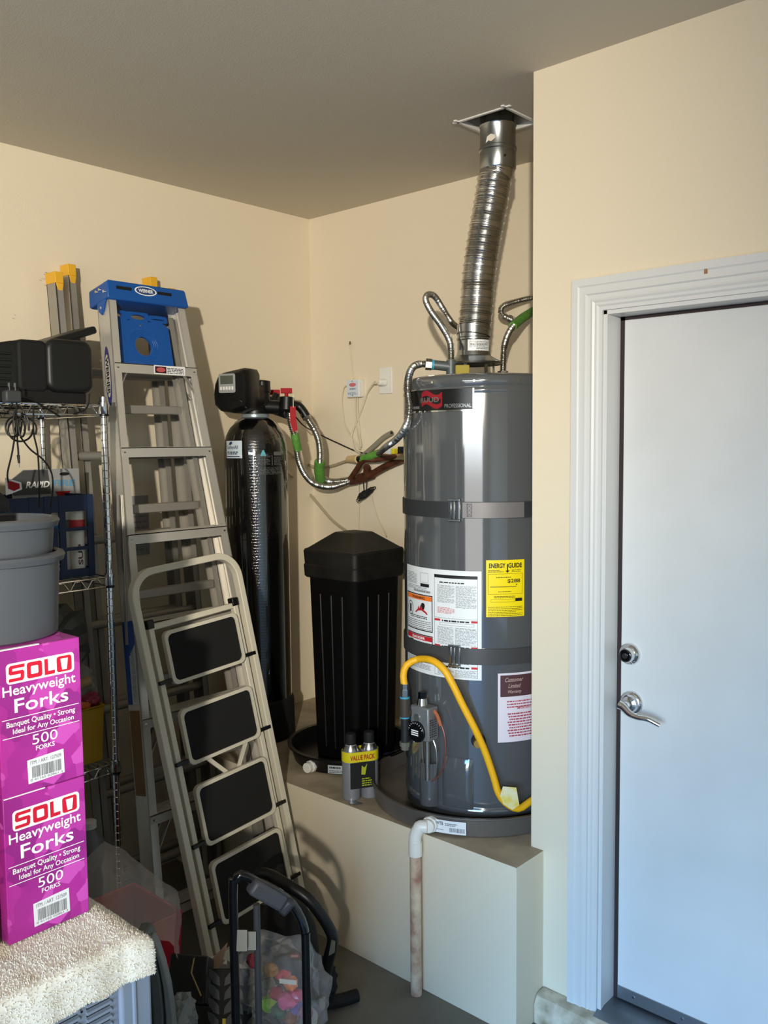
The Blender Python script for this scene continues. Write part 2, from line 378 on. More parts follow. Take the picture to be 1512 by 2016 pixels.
b = MB().rect(0, 0, w, .042, mp, 6); lb = part(pan, 'sticker', b, PAPER)
mp = arcmap(PC, PR + .0022, th, ZP + .012)
b = MB(); b.text('WTB', .006, .026, .022, .011, mp, .02); b.lines(.034, .026, w - .02, .036, 2, mp, seed=3, seg=.006); b.lines(.006, .010, .03, .014, 1, mp, seed=4, seg=.006)
for i in range(22): b.rect(.05 + i * .0022, .006, .05 + i * .0022 + random.choice([.0008, .0014]), .02, mp)
part(lb, 'printing', b, mat('label_ink_blue', (60, 66, 90), .5))
b = MB(); p = hcyl(765, 1524, PC, PR - .02); b.box((PC[0] + (PR - .025) * cos(p[0]) - .004, PC[1] + (PR - .025) * sin(p[0]) - .004, ZP + .03), (PC[0] + (PR - .025) * cos(p[0]) + .004, PC[1] + (PR - .025) * sin(p[0]) + .004, ZP + .044))
part(pan, 'plug_hole', b, BLACKM)
# white drain elbow and stained down pipe
thd, _ = hcyl(848, 1632, PC, PR)
ex = V((cos(thd), sin(thd), 0)); p0 = V((PC[0], PC[1], ZP + .034)) + ex * (PR - .004)
pv = hy(818, 1720, YPF - .034); ptop = V((pv.x, YPF - .034, ZP + .022))
dp = thing('drain_pipe', (pv.x, YPF - .034, 0), 'white drain elbow with a stained pipe running down the platform face', 'pipe')
b = MB(); b.cyl(p0 - ex * .004, p0 + ex * .016, .027, n=8); b.cyl(p0 + ex * .016, p0 + ex * .03, .022)
part(dp, 'bulkhead_nut', b, PVC, bevel=.002)
p1 = p0 + ex * .03; corner = V((pv.x, YPF - .034, p0.z))
b = MB(); b.tube([p1, p1.lerp(corner, .55), corner + (p1 - corner).normalized() * .012 + V((0, 0, -.006)), corner + V((0, 0, -.035)), corner + V((0, 0, -.085))], .0205, n=20)
b.cyl(corner + V((0, 0, -.05)), corner + V((0, 0, -.095)), .0225, n=20)
part(dp, 'elbow', b, PVC)
b = MB(); b.cyl(corner + V((0, 0, -.09)), (pv.x, YPF - .034, .0), .0185, n=20); part(dp, 'pipe', b, PVCOLD)

wh = thing('water_heater', (HC[0], HC[1], ZP), 'tall grey water heater standing in the drain pan', 'water heater')
b = MB()
b.lathe([(HR - .03, ZH1 + .004), (HR - .012, ZH1), (HR - .003, ZH1 - .006), (HR, ZH1 - .014), (HR, ZH1 - .035), (HR - .003, ZH1 - .038), (HR - .003, ZH1 - .041), (HR + .0005, ZH1 - .044), (HR + .0005, ZH1 - .055), (HR - .001, ZH1 - .058), (HR - .001, ZH1 - .061), (HR - .001, ZH1 - .066), (HR - .001, ZH0 + .06), (HR - .001, ZH0 + .054), (HR - .001, ZH0 + .05), (HR + .001, ZH0 + .048), (HR + .001, ZH0 + .03), (HR - .006, ZH0 + .028)][::-1], (HC[0], HC[1], 0), 96)
part(wh, 'jacket', b, HEAT, smooth=50)
b = MB().lathe([(HR - .03, ZP + .004), (HR - .006, ZP + .01), (HR - .004, ZH0 + .03)], (HC[0], HC[1], 0), 72); part(wh, 'base', b, HEATD)
for k in range(5):
    a = radians(-120 + 30 * k); b = MB().cyl((HC[0] + HR * cos(a), HC[1] + HR * sin(a), ZH1 - .022), (HC[0] + (HR + .003) * cos(a), HC[1] + (HR + .003) * sin(a), ZH1 - .022), .004, n=8)
    part(wh, 'rim_screw', b, CHROME)
def hmap(u0, v0, off=.001):   # print on the jacket, origin at a photographed spot
    th, z = hcyl(u0, v0, HC, HR); return arcmap(HC, HR + off, th, z)
def hsize(u0, v0, u1, v1):
    a, za = hcyl(u0, v0, HC, HR); c_, zc = hcyl(u1, v1, HC, HR); return (c_ - a) * HR, abs(za - zc)
# name plate
w, h = hsize(803, 812, 935, 766); z0 = hcyl(935, 809, HC, HR)[1]; th0 = hcyl(803, 800, HC, HR)[0]; h = hcyl(935, 764, HC, HR)[1] - z0
def npm(off): return arcmap(HC, HR + off, th0, z0)
b = MB().rect(0, 0, w, h, npm(.002), 12); npl = part(wh, 'name_plate', b, mat('plate_black', (22, 22, 23), .3, var=.2, vscale=20))
b = MB(); m2 = npm(.003); b.rect(0, 0, w, .005, m2); b.rect(w - .004, 0, w, h, m2); part(npl, 'silver_edge', b, CHROME)
b = MB(); ex0 = w * .33; ew = w * .30; eh = h * .62; ey = h * .25
def wave(x): return .008 * sin(x * 2 * pi)
b.grid(10, 1, lambda a, t: m2(ex0 + ew * a, ey + (eh * .62 if t < .5 else eh) + wave(a))); b.grid(10, 1, lambda a, t: m2(ex0 + ew * a, ey + (0 if t < .5 else eh * .32) + wave(a)))
b.rect(ex0 + ew * .94, ey, ex0 + ew, ey + eh, m2)
part(npl, 'emblem', b, mat('emblem_red', (140, 22, 36), .35))
m3 = npm(.0036); b = MB(); b.text('RUUD', ex0 - .004, ey + eh * .3, ew * .92, eh * .36, m3, .035); part(npl, 'emblem_letters', b, mat('emblem_dark', (120, 116, 116), .3, .5))
b = MB(); b.text('PROFESSIONAL', w * .66, .012, w * .31, .012, m2, .01); b.lines(w * .17, .012, w * .29, .022, 1, m2, .9, 76, .006); part(npl, 'small_letters', b, mat('plate_silver', (150, 150, 150), .3, .5), kind='stuff')
# energy label
z0 = hcyl(957, 1215, HC, HR)[1]; z1 = hcyl(957, 1103, HC, HR)[1]; th0 = hcyl(957, 1160, HC, HR)[0]; w = (hcyl(1032, 1160, HC, HR)[0] - th0) * HR; h = z1 - z0
M = lambda o: arcmap(HC, HR + o, th0, z0)
b = MB().rect(0, 0, w, h, M(.0012), 8); el = part(wh, 'energy_label', b, YLAB)
b = MB(); q = M(.002)
b.text('ENERGY', w * .07, h * .86, w * .42, h * .085, q, .035); b.text('GUIDE', w * .56, h * .86, w * .37, h * .085, q, .035)
b.rect(w * .525, h * .80, w * .555, h * .93, q); b.poly([(w * .48, h * .815), (w * .54, h * .775), (w * .60, h * .815)], q)
b.text('$288', w * .54, h * .59, w * .34, h * .075, q, .02); b.poly([(w * .76, h * .57), (w * .81, h * .57), (w * .785, h * .545)], q)
b.rect(w * .1, h * .525, w * .78, h * .535, q); b.frame(w * .05, h * .4, w * .95, h * .76, .0008, q)
b.rect(w * .75, h * .27, w * .94, h * .325, q); b.frame(w * .12, h * .26, w * .74, h * .315, .0007, q)
b.lines(w * .05, h * .79, w * .45, h * .84, 2, q, .4, 1, .006); b.lines(w * .65, h * .79, w * .9, h * .84, 2, q, .4, 2, .006); b.lines(w * .25, h * .69, w * .72, h * .715, 1, q, .5, 3, .006)
b.lines(w * .3, h * .44, w * .65, h * .46, 1, q, .5, 4, .006); b.lines(w * .2, h * .335, w * .75, h * .375, 2, q, .5, 5, .006); b.lines(w * .05, h * .02, w * .95, h * .2, 6, q, .3, 6, .006)
part(el, 'printing', b, INK)
# white warning label
z0 = hcyl(949, 1340, HC, HR)[1]; z1 = hcyl(949, 1125, HC, HR)[1]; th0 = hcyl(803, 1200, HC, HR)[0]; w = (hcyl(949, 1200, HC, HR)[0] - th0) * HR; h = z1 - z0
M = lambda o: arcmap(HC, HR + o, th0, z0); q = M(.002)
b = MB().rect(0, 0, w, h, M(.0012), 16); wl = part(wh, 'warning_label', b, PAPER)
K = MB(); Rr = MB(); O = MB(); Gy = MB()
xm = w * .50
K.frame(xm, h * .02, w * .965, h * .955, .0008, q); K.rect(xm, h * .925, w * .965, h * .955, q)
Gy.lines(xm + .012, h * .70, w * .73, h * .865, 16, q, .4, 11, .01); Gy.lines(w * .745, h * .66, w * .955, h * .865, 20, q, .4, 12, .01)
K.lines(xm + .02, h * .88, w * .9, h * .895, 1, q, .7, 13, .012)
Rr.lines(xm + .012, h * .60, w * .73, h * .66, 6, q, .4, 14, .01); K.rect(xm, h * .555, w * .965, h * .557, q)
for y in (.525, .285, .10):
    Rr.rect(xm, h * y, xm + w * .07, h * (y + .02), q); Rr.rect(w * .9, h * y, w * .965, h * (y + .02), q); K.lines(xm + w * .09, h * y, w * .88, h * (y + .018), 1, q, .8, 15, .012)
Gy.lines(xm + .012, h * .315, w * .72, h * .48, 15, q, .4, 16, .01); Gy.lines(w * .735, h * .315, w * .955, h * .48, 15, q, .4, 17, .01); K.frame(xm + .02, h * .49, w * .93, h * .515, .0007, q)
Gy.lines(xm + .012, h * .03, w * .72, h * .09, 6, q, .4, 18, .01); Gy.lines(w * .735, h * .03, w * .955, h * .09, 6, q, .4, 19, .01); Gy.lines(xm + .012, h * .14, w * .955, h * .27, 9, q, .4, 20, .01)
Gy.lines(w * .04, h * .84, w * .24, h * .95, 8, q, .4, 21, .008); Gy.lines(w * .04, h * .79, w * .40, h * .83, 3, q, .4, 22, .008); K.rect(w * .30, h * .82, w * .43, h * .85, q); K.frame(w * .3, h * .86, w * .42, h * .95, .0007, q)
for i in range(16): K.rect(w * .18 + i * .0055, h * .765, w * .18 + i * .0055 + .003, h * .785, q)
for (ya, yb, MM, t) in ((.40, .745, O, 'WARNING'), (.16, .365, Rr, 'DANGER')):
    K.frame(w * .02, h * ya, w * .475, h * yb, .0035, q); MM.rect(w * .032, h * (yb - .055), w * .463, h * (yb - .012), q)
    (K if t == 'WARNING' else MB()).text(t, w * .15, h * (yb - .046), w * .22, h * .024, M(.0026), .03)
W2 = MB().text('DANGER', w * .15, h * .319, w * .22, h * .024, M(.0026), .03)
Rr.poly([(w * .20, h * .565), (w * .25, h * .60), (w * .265, h * .635), (w * .28, h * .605), (w * .30, h * .65), (w * .315, h * .615), (w * .335, h * .64), (w * .35, h * .60), (w * .39, h * .585), (w * .41, h * .56)], q)
K.poly([(w * .34 + .010 * cos(t), h * .64 + .010 * sin(t)) for t in [i * pi / 4 for i in range(8)]], M(.0024)); K.rect(w * .33, h * .605, w * .36, h * .635, M(.0024))
cx, cy = w * .105, h * .595
for i in range(20):
    a0, a1 = 2 * pi * i / 20, 2 * pi * (i + 1) / 20; K.poly([(cx + .019 * cos(a0), cy + .024 * sin(a0)), (cx + .019 * cos(a1), cy + .024 * sin(a1)), (cx + .0165 * cos(a1), cy + .0215 * sin(a1)), (cx + .0165 * cos(a0), cy + .0215 * sin(a0))], q)
K.rect(cx - .006, cy - .014, cx + .006, cy + .013, q); K.lines(w * .12, h * .515, w * .4, h * .545, 2, q, .5, 23, .01); Gy.lines(w * .045, h * .415, w * .45, h * .505, 5, q, .4, 24, .01)
K.rect(w * .05, h * .25, w * .09, h * .29, q); K.rect(w * .1, h * .24, w * .16, h * .3, q); Gy.lines(w * .24, h * .19, w * .45, h * .29, 6, q, .4, 25, .01); Gy.lines(w * .03, h * .04, w * .45, h * .14, 8, q, .4, 26, .01)
for nm, bb, mm in (('black_print', K, INK), ('red_print', Rr, RINK), ('orange_print', O, OINK), ('small_print', Gy, GINK), ('white_print', W2, WINK)): part(wl, nm, bb, mm, kind='stuff')
# service label under clear tape
z1 = hcyl(980, 1326, HC, HR)[1]; z0 = hcyl(980, 1462, HC, HR)[1]; th0 = hcyl(980, 1400, HC, HR)[0]; h = z1 - z0; w = .145
M = lambda o: arcmap(HC, HR + o, th0, z0); q = M(.0022)
b = MB().rect(0, 0, w, h, M(.0012), 10); sl = part(wh, 'service_label', b, mat('pink_paper', (222, 214, 222), .4))
b = MB().rect(.008, h * .66, w, h * .97, M(.0018), 8); part(sl, 'brown_heading', b, mat('brown_print', (82, 54, 58), .45))
b = MB()
for i, (t, x, ww) in enumerate((('Customer', .022, .062), ('Limited', .034, .04), ('Warranty', .03, .048))): b.text(t, x, h * (.875 - .09 * i), ww, h * .06, M(.0026), 0, .25)
part(sl, 'script', b, mat('tan_ink', (196, 168, 160), .5))
b = MB(); b.text('IMPORTANT!', .065, h * .47, .05, h * .035, q, .02); b.lines(.03, h * .50, w, h * .62, 3, q, .4, 31, .008)
for i in range(9): b.lines(.032 + .003 * (i % 3), h * (.40 - .04 * i), w, h * (.43 - .04 * i), 1, q, .6, 40 + i, .009)
part(sl, 'red_print', b, mat('maroon_ink', (170, 50, 70), .5), kind='stuff')
# straps
def strap(v_left, v_mid, vb, label, dark):
    zc = hcyl(895, v_mid, HC, HR)[1]
    s = thing('heater_strap', (HC[0], HC[1], zc), label, 'strap', 'steel straps around the heater')
    a0, a1 = radians(-175), radians(0)
    b = MB(); 
    for r, t in ((HR + .001, .003),):
        def fn(a, bq):
            th = a0 + (a1 - a0) * a; return V((HC[0] + (r + t) * cos(th), HC[1] + (r + t) * sin(th), zc + (bq - .5) * .052))
        b.grid(60, 1, fn)
        b.grid(60, 1, lambda a, bq: V((HC[0] + r * cos(a0 + (a1 - a0) * a), HC[1] + r * sin(a0 + (a1 - a0) * a), zc + (.5 - bq) * .052)))
        for e in (0, 1): b.grid(60, 1, lambda a, bq: V((HC[0] + (r + t * bq) * cos(a0 + (a1 - a0) * a), HC[1] + (r + t * bq) * sin(a0 + (a1 - a0) * a), zc + (e - .5) * .052)))
    bd = part(s, 'band', b, dark)
    for aa, sg in ((a0, 1), (a1, 1)):
        b = MB(); p = V((HC[0] + (HR + .003) * cos(aa), HC[1] + (HR + .003) * sin(aa), zc - .026))
        b.box((p.x - .0015, p.y, p.z), (p.x + .0015, -.001, p.z + .052))
        part(s, 'wall_leg', b, dark)
    b = MB(); tb = hcyl(897, v_mid, HC, HR)[0]; q = lambda o: arcmap(HC, HR + o, tb - .02 / HR, zc - .036)
    def plate(x0, y0, x1, y1, o0, o1):
        i0, i1 = q(o0), q(o1); c8 = [i0(x0, y0), i0(x1, y0), i0(x1, y1), i0(x0, y1), i1(x0, y0), i1(x1, y0), i1(x1, y1), i1(x0, y1)]
        b.add(c8, [(3, 2, 1, 0), (4, 5, 6, 7), (0, 1, 5, 4), (1, 2, 6, 5), (2, 3, 7, 6), (3, 0, 4, 7)])
    plate(0, 0, .04, .007, .004, .016); plate(0, .065, .04, .072, .004, .016); plate(0, .007, .010, .065, .004, .011); plate(.016, .007, .024, .065, .004, .013); plate(.033, .007, .04, .065, .004, .011)
    part(s, 'buckle', b, GALV, bevel=.001)
    return s, tb, zc
DS = mat('strap_dark', (52, 54, 57), .5, .2); LS = mat('strap_light', (116, 112, 112), .45, .2)
s1, tb, zc = strap(990, 1004, 0, 'upper steel strap with a bright buckle holding the water heater', DS)
b = MB().rect(0, 0, .20, .049, arcmap(HC, HR + .0052, tb + .024 / HR, zc - .0245), 8); wbt = part(s1, 'tail', b, LS)
q = arcmap(HC, HR + .006, tb + .038 / HR, zc - .02); b = MB(); b.frame(0, 0, .016, .04, .001, q)
for i in range(3): b.poly([(0, i * .0133), (.001, i * .0133), (.016, i * .0133 + .0133), (.015, i * .0133 + .0133)], q); b.poly([(.015, i * .0133), (.016, i * .0133), (.001, i * .0133 + .0133), (0, i * .0133 + .0133)], q)
part(wbt, 'stitching', b, BLACKM)
strap(1270, 1290, 0, 'lower steel strap wrapped in clear tape around the water heater', mat('strap_taped', (66, 66, 67), .35))
# draft hood on top
dc = V((HC[0] - .037, HC[1] - .002, ZH1)); hood = MB()
hood.lathe([(.098, .052), (.1, .058), (.06, .082), (.056, .10), (.053, .10), (.058, .08), (.095, .054)], dc, 40, cap=False)
part(wh, 'draft_hood', hood, GALV)
for a in (-150, -75, -20, 60): b = MB().bar(dc + V((.075 * cos(radians(a)), .075 * sin(radians(a)), 0)), dc + V((.075 * cos(radians(a)), .075 * sin(radians(a)), .06)), .012, .003, up=(cos(radians(a)), sin(radians(a)), 0)); part(wh, 'hood_leg', b, GALV)
b = MB().cyl(dc + V((0, 0, -.002)), dc + V((0, 0, .02)), .05, n=24); part(wh, 'flue_collar', b, BLACKM)
# gas control
a = hcyl(851, 1405, HC, HR)[0]; zg = hcyl(848, 1448, HC, HR)[1]; er = V((cos(a), sin(a), 0)); et = V((-sin(a), cos(a), 0)); ez = V((0, 0, 1))
g0 = V((HC[0], HC[1], zg)) + er * HR
GC = thing  # (the valve is a part of the heater)
b = MB(); b.obox(g0 - et * .042 + er * .012, et * .078, er * .05, ez * .112)
gv = part(wh, 'gas_control_valve', b, mat('cast_grey', (128, 130, 132), .4, .4), bevel=.005)
b = MB(); b.cyl(g0 + ez * .05, g0 + er * .02 + ez * .05, .02); b.cyl(g0 - et * .012 + er * .062 + ez * .075, g0 - et * .012 + er * .066 + ez * .075, .012); part(gv, 'boss', b, STEEL)
b = MB(); b.cyl(g0 - et * .012 + er * .06 + ez * .028, g0 - et * .012 + er * .07 + ez * .028, .036, .034, n=32); dl = part(gv, 'dial', b, BLACKG, bevel=.002)
q = plane_map(g0 - et * .012 + er * .0703 + ez * .028, et, ez, .0004); b = MB()
for k in range(9):
    t = radians(20 + 18 * k); b.poly([(.026 * cos(t), .026 * sin(t)), (.031 * cos(t - .06), .031 * sin(t - .06)), (.031 * cos(t + .06), .031 * sin(t + .06))], q)
for k in range(3): b.rect(-.018, -.012 + .007 * k, .012, -.008 + .007 * k, q)
part(dl, 'dial_marks', b, WINK)
b = MB(); p = g0 - et * .012 + er * .036 + ez * .112; b.cyl(p, p + ez * .022, .019, .015, n=20); kb = part(gv, 'igniter_collar', b, CHROME)
b = MB(); b.cyl(p + ez * .02, p + ez * .042, .014, .013, n=6); part(kb, 'igniter_knob', b, BLACKG)
q = plane_map(g0 + et * .0365 + er * .016 + ez * .008, er, ez, .0006); b = MB().rect(0, 0, .042, .075, q); pl = part(gv, 'side_plate', b, mat('plate_grey', (176, 178, 180), .4))
q = plane_map(g0 + et * .0371 + er * .016 + ez * .008, er, ez, .0006); b = MB()
for k in range(4): b.lines(.006 + .009 * k, .006, .012 + .009 * k, .068, 8, q, .6, 50 + k, .004)
part(pl, 'plate_print', b, INK)
b = MB(); p = g0 + et * .012 + er * .04; b.cyl(p, p - ez * .135, .0085, n=14); b.cyl(p + ez * .004 - ez * .07, p - ez * .072, .0092, n=14); part(wh, 'burner_supply_tube', b, STEEL)
zs = zg - .125
b = MB(); p = g0 + et * .034 + er * .03
b.tube([p + ez * .08, p + et * .028 + ez * .06, p + et * .045 + ez * .02, p + et * .046 - ez * .05, p + et * .02 - ez * .11, p - et * .012 - ez * .14], .0022, n=6); part(wh, 'thermocouple_wire', b, mat('copper_wire', (130, 70, 60), .4, .3))
b = MB(); b.tube([p + ez * .1 - et * .0, p + et * .014 + ez * .085, p + et * .028 + ez * .055], .006, n=8); part(wh, 'orange_boot', b, mat('orange_boot', (170, 96, 60), .5))
b = MB(); b.tube([g0 + et * .03 + er * .03, p + et * .008 - ez * .03, p + et * .01 - ez * .09, p - et * .0 - ez * .135], .0018, n=6); b.tube([g0 - et * .02 + er * .03, p - et * .05 - ez * .07, p - et * .045 - ez * .135], .0018, n=6); part(wh, 'pilot_tube', b, STEEL)
# burner access cover with rounded pocket
th0, zt = hcyl(848, 1497, HC, HR); zb_ = hcyl(860, 1585, HC, HR)[1]; zb_ = max(zb_, ZH0 + .04)
b = MB(); cxp = V((HC[0] + (HR + .004) * cos(th0), HC[1] + (HR + .004) * sin(th0), 0))
n = 14
rings = []
for z in (zb_, zt): rings.append([cxp + V((cos(th0 + (i / n - .5) * pi), sin(th0 + (i / n - .5) * pi), 0)) * .034 + ez * z for i in range(n + 1)])
b.ring_loft(rings, closed=False)
rings2 = [[p + (cxp + ez * p.z - p) * .18 for p in r] for r in rings]; b.ring_loft(rings2, closed=False); b.ring_loft([rings[1], rings2[1]], closed=False)
part(wh, 'burner_pocket', b, HEAT)
thA = hcyl(872, 1540, HC, HR)[0]; thB = hcyl(932, 1540, HC, HR)[0]; z1 = hcyl(900, 1492, HC, HR)[1]; z0 = max(ZH0 + .04, hcyl(900, 1590, HC, HR)[1])
b = MB(); b.grid(12, 6, lambda a, c_: V((HC[0] + (HR + .001 + .010 * min(1, 10 * a, 10 * (1 - a), 8 * (1 - c_), 8 * c_ + .3)) * cos(thA + (thB - thA) * a), HC[1] + (HR + .001 + .010 * min(1, 10 * a, 10 * (1 - a), 8 * (1 - c_), 8 * c_ + .3)) * sin(thA + (thB - thA) * a), z0 + (z1 - z0) * c_)))
part(wh, 'burner_cover', b, HEAT, smooth=60)
# drain cock
a = hcyl(942, 1458, HC, HR); er2 = V((cos(a[0]), sin(a[0]), 0)); p = V((HC[0], HC[1], a[1])) + er2 * HR
b = MB(); b.cyl(p - er2 * .002, p + er2 * .002, .024, n=28); dcx = part(wh, 'drain_recess', b, BLACKM)
b = MB(); b.lathe([(.011, 0), (.011, .02), (.016, .022), (.016, .028), (.013, .03), (.013, .036)], p, 20, er2); part(wh, 'drain_cock', b, BRASS)
# top nipples, fittings
nl = hd(887, 733, 2.97); nr = hd(990, 733, 3.08)
nl.z = nr.z = ZH1

# gas drip leg and yellow hose
GX = V((HC[0], HC[1], 0)) + V((cos(hcyl(800, 1400, (HC[0], HC[1]), HR + .02)[0]), sin(hcyl(800, 1400, (HC[0], HC[1]), HR + .02)[0]), 0)) * (HR + .0)
dg = (V((HC[0], HC[1], 0)) - CAM); dg.z = 0
Dg = (hd(800, 1400, 1) - CAM).length
def ondepth(u, v, D): return hd(u, v, D)
DV = (g0 + er * .035 - CAM).dot(FW)
tee = ondepth(797, 1392, DV); gl = thing('gas_drip_leg', (tee.x, tee.y, tee.z - .13), 'dark iron gas tee with drip leg left of the heater control', 'gas pipe')
b = MB(); b.cyl(tee - ez * .03, tee + ez * .03, .019); vv = g0 - et * .042 + er * .036 + ez * .055; b.cyl(tee, tee.lerp(vv, .4), .016); part(gl, 'tee', b, mat('iron', (70, 64, 58), .6, .4))
b = MB(); b.cyl(tee.lerp(vv, .35), vv + (vv - tee) * .12, .0105); part(gl, 'nipple', b, mat('iron_dark', (44, 46, 48), .5, .4))
b = MB(); b.cyl(tee.lerp(vv, .42), tee.lerp(vv, .55), .014); part(gl, 'brass_ring', b, BRASS)
b = MB(); b.cyl(tee - ez * .028, tee - ez * .118, .0135); part(gl, 'drip_pipe', b, mat('iron_dark', (44, 46, 48), .5, .4))
b = MB(); b.cyl(tee - ez * .115, tee - ez * .13, .018, n=8); b.cyl(tee - ez * .128, tee - ez * .142, .014, n=8); part(gl, 'end_cap', b, mat('cap_grey', (112, 110, 104), .5, .4))
b = MB(); b.cyl(tee + ez * .029, tee + ez * .036, .0165); b.cyl(tee - ez * .029, tee - ez * .036, .0155); b.cyl(tee.lerp(vv, .8), tee.lerp(vv, .88), .0125); part(gl, 'thread_tape', b, TEAL)
b = MB(); b.cyl(tee + ez * .034, tee + ez * .06, .0165, n=6); b.cyl(tee + ez * .058, tee + ez * .078, .0135, n=6); part(gl, 'flare_nut', b, GALV)
def onheat(u, v, off):
    th, z = hcyl(u, v, HC, HR + off); return V((HC[0] + (HR + off) * cos(th), HC[1] + (HR + off) * sin(th), z))
yh = thing('gas_hose', onheat(1000, 1560, .02), 'yellow coated flexible gas hose arching over the heater control', 'hose')
pts = [tee + ez * .072, ondepth(794, 1330, DV), ondepth(800, 1310, DV), ondepth(822, 1298, DV + .005), onheat(850, 1300, .045), onheat(873, 1317, .05), onheat(890, 1345, .05), onheat(912, 1390, .045), onheat(935, 1435, .04), onheat(955, 1480, .03), onheat(972, 1530, .028), onheat(981, 1560, .03), onheat(995, 1580, .03), onheat(1020, 1592, .03), onheat(1045, 1577, .028), onheat(1080, 1555, .025)]
b = MB().tube(pts, .0115, n=14); part(yh, 'tubing', b, YELLOW)
b = MB(); r0 = onheat(990, 1556, .034); b.add([onheat(984, 1566, .046), onheat(990, 1548, .05), onheat(1016, 1550, .046), onheat(1022, 1585, .044), onheat(1008, 1594, .046), onheat(990, 1582, .05)], [(0, 1, 2, 3, 4, 5)])
b.add([p + (p - V((HC[0], HC[1], p.z))).normalized() * .002 for p in b.v[:6]], [(0, 1, 2, 3, 4, 5)]); b.f += [[i, (i + 1) % 6, 6 + (i + 1) % 6, 6 + i] for i in range(6)]; b.m += [0] * 6
part(yh, 'warning_tag', b, mat('yellow_tag', (226, 206, 90), .35, var=.5, vscale=40, vcol=(230, 228, 200)))

# ------------------------------------------------------------------ vent duct
vd = thing('vent_duct', dc + V((0, 0, .08)), 'silver corrugated metal vent duct rising from the heater into the ceiling', 'duct')
top = V((hc[0], hc[1], H))
Dd = (dc - CAM).dot(FW); Dt = (top - CAM).dot(FW)
Dt = (top + V((0, 0, -.16)) - CAM).dot(FW); dl_ = lambda t: Dd + (Dt - Dd) * t
path = [dc + V((0, 0, .085)), dc + V((0, 0, .15)), hd(938, 610, dl_(.2)), hd(943, 540, dl_(.4)), hd(953, 470, dl_(.62)), hd(966, 400, dl_(.85)), hd(974, 350, dl_(.95)), top + V((0, 0, -.15)), top + V((0, 0, -.05))]
L0 = 0
def cor(L):
    t = (L / .026) % 1; return .0552 + (.0035 if t < .14 else 0) + .0012 * sin(L / .0065 * 2 * pi)
b = MB().tube([path[1]] + path[2:], cor, n=36, step=.0016, cap=False); part(vd, 'flexible_duct', b, FOIL, smooth=60)
b = MB(); b.lathe([(.056, 0), (.056, .045), (.0585, .048), (.0585, .054), (.056, .057), (.056, .10)], dc + V((0, 0, .088)), 36, cap=False); lc = part(vd, 'lower_collar', b, GALV)
th = atan2(CAM.y - dc.y, CAM.x - dc.x); M = lambda o: arcmap((dc.x, dc.y), .056 + o, th - .35, dc.z + .095)
b = MB().rect(0, 0, .085, .038, M(.001), 8); st = part(vd, 'duct_sticker', b, PAPER)
b = MB(); q = M(.0016); b.frame(.008, .012, .026, .032, .001, q); b.lines(.01, .018, .024, .026, 2, q, .6, 60, .006); b.lines(.03, .006, .078, .033, 6, q, .4, 61, .008); part(st, 'printing', b, INK)
b = MB(); b.lathe([(.050, -.158), (.058, -.16), (.061, -.155), (.061, -.10), (.0635, -.097), (.0635, -.088), (.060, -.085), (.060, -.02), (.063, -.015), (.060, -.01), (.060, .30)], top, 40, cap=False); uc = part(vd, 'upper_collar', b, GALV)
p = top + V((.0625 * cos(th + .35), .0625 * sin(th + .35), -.128)); b = MB().cyl(p, p + V((cos(th + .35), sin(th + .35), 0)) * .003, .004, n=8); part(uc, 'screw', b, BLACKM)
q = arcmap((top.x, top.y), .0612, th - .75, H - .082); b = MB().poly([(0, 0), (.012, .006), (.022, .002), (.036, .012), (.034, .022), (.02, .026), (.006, .02)], q); part(uc, 'sealant', b, mat('sealant', (222, 214, 196), .7))

# ------------------------------------------------------------------ heater water lines
def ripple(r, p=.0052): return lambda L: r * .96 + r * .15 * sin(L / p * 2 * pi)
DN = (nl - CAM).dot(FW)
def wallpt(u, v, off=.02): return hy(u, v, -off)
def blend(u, v, t, Da, Db): return hd(u, v, Da + (Db - Da) * t)
Dw = (wallpt(905, 648, .03) - CAM).dot(FW)
hot = thing('water_connector', nl, 'braided steel water line looping from the heater top into the wall left of the duct', 'water line')
b = MB().tube([nl, hd(888, 690, DN), hd(884, 668, DN + .03), hd(868, 640, DN + .08), hd(848, 612, DN + .14), hd(838, 590, DN + .2), hd(843, 580, DN + .26), hd(856, 584, DN + .32), hd(872, 608, DN + .4), hd(889, 634, DN + .46), hd(903, 645, Dw), wallpt(910, 646, .0)], ripple(.0105), n=14, step=.0012)
part(hot, 'corrugated_tube', b, STEEL, smooth=60)
b = MB(); p = wallpt(906, 647, .0); b.cyl(p, p + V((0, -.03, 0)), .018, n=8); part(hot, 'wall_nut', b, STEEL)
tf = thing('tee_fitting', nl + V((0, 0, .0)), 'dark grey threaded tee and pipe stub lying across the heater top', 'pipe fitting')
tl = hd(850, 718, DN); tr = hd(888, 722, DN)
b = MB(); b.cyl(tl, tr, .0165); b.cyl(tr + V((0, 0, -.055)), tr + V((0, 0, .022)), .018, .016); part(tf, 'tee_body', b, mat('lined_pipe', (88, 96, 98), .45, .3))
b = MB(); b.cyl(tl, tl.lerp(tr, .12), .0172); part(tf, 'thread_tape', b, TEAL)
b = MB(); nut = hd(838, 717, DN); b.cyl(nut, tl, .0195, n=6); part(tf, 'union_nut', b, STEEL)
Dg2 = (wallpt(745, 893, .09) - CAM).dot(FW)
cold = thing('water_connector', hd(745, 893, Dg2), 'braided steel water line hanging in front of the left edge of the heater', 'water line')
b = MB().tube([hd(842, 717, DN), hd(826, 717, DN), hd(812, 724, 2.92), hd(804, 745, 2.885), hd(803, 772, 2.875), hd(806, 800, 2.87), hd(803, 828, 2.885), hd(793, 850, 2.98), hd(778, 867, 3.14), hd(760, 880, 3.30), hd(745, 893, Dg2), hd(735, 899, Dg2 + .03)], ripple(.0115), n=14, step=.0012)
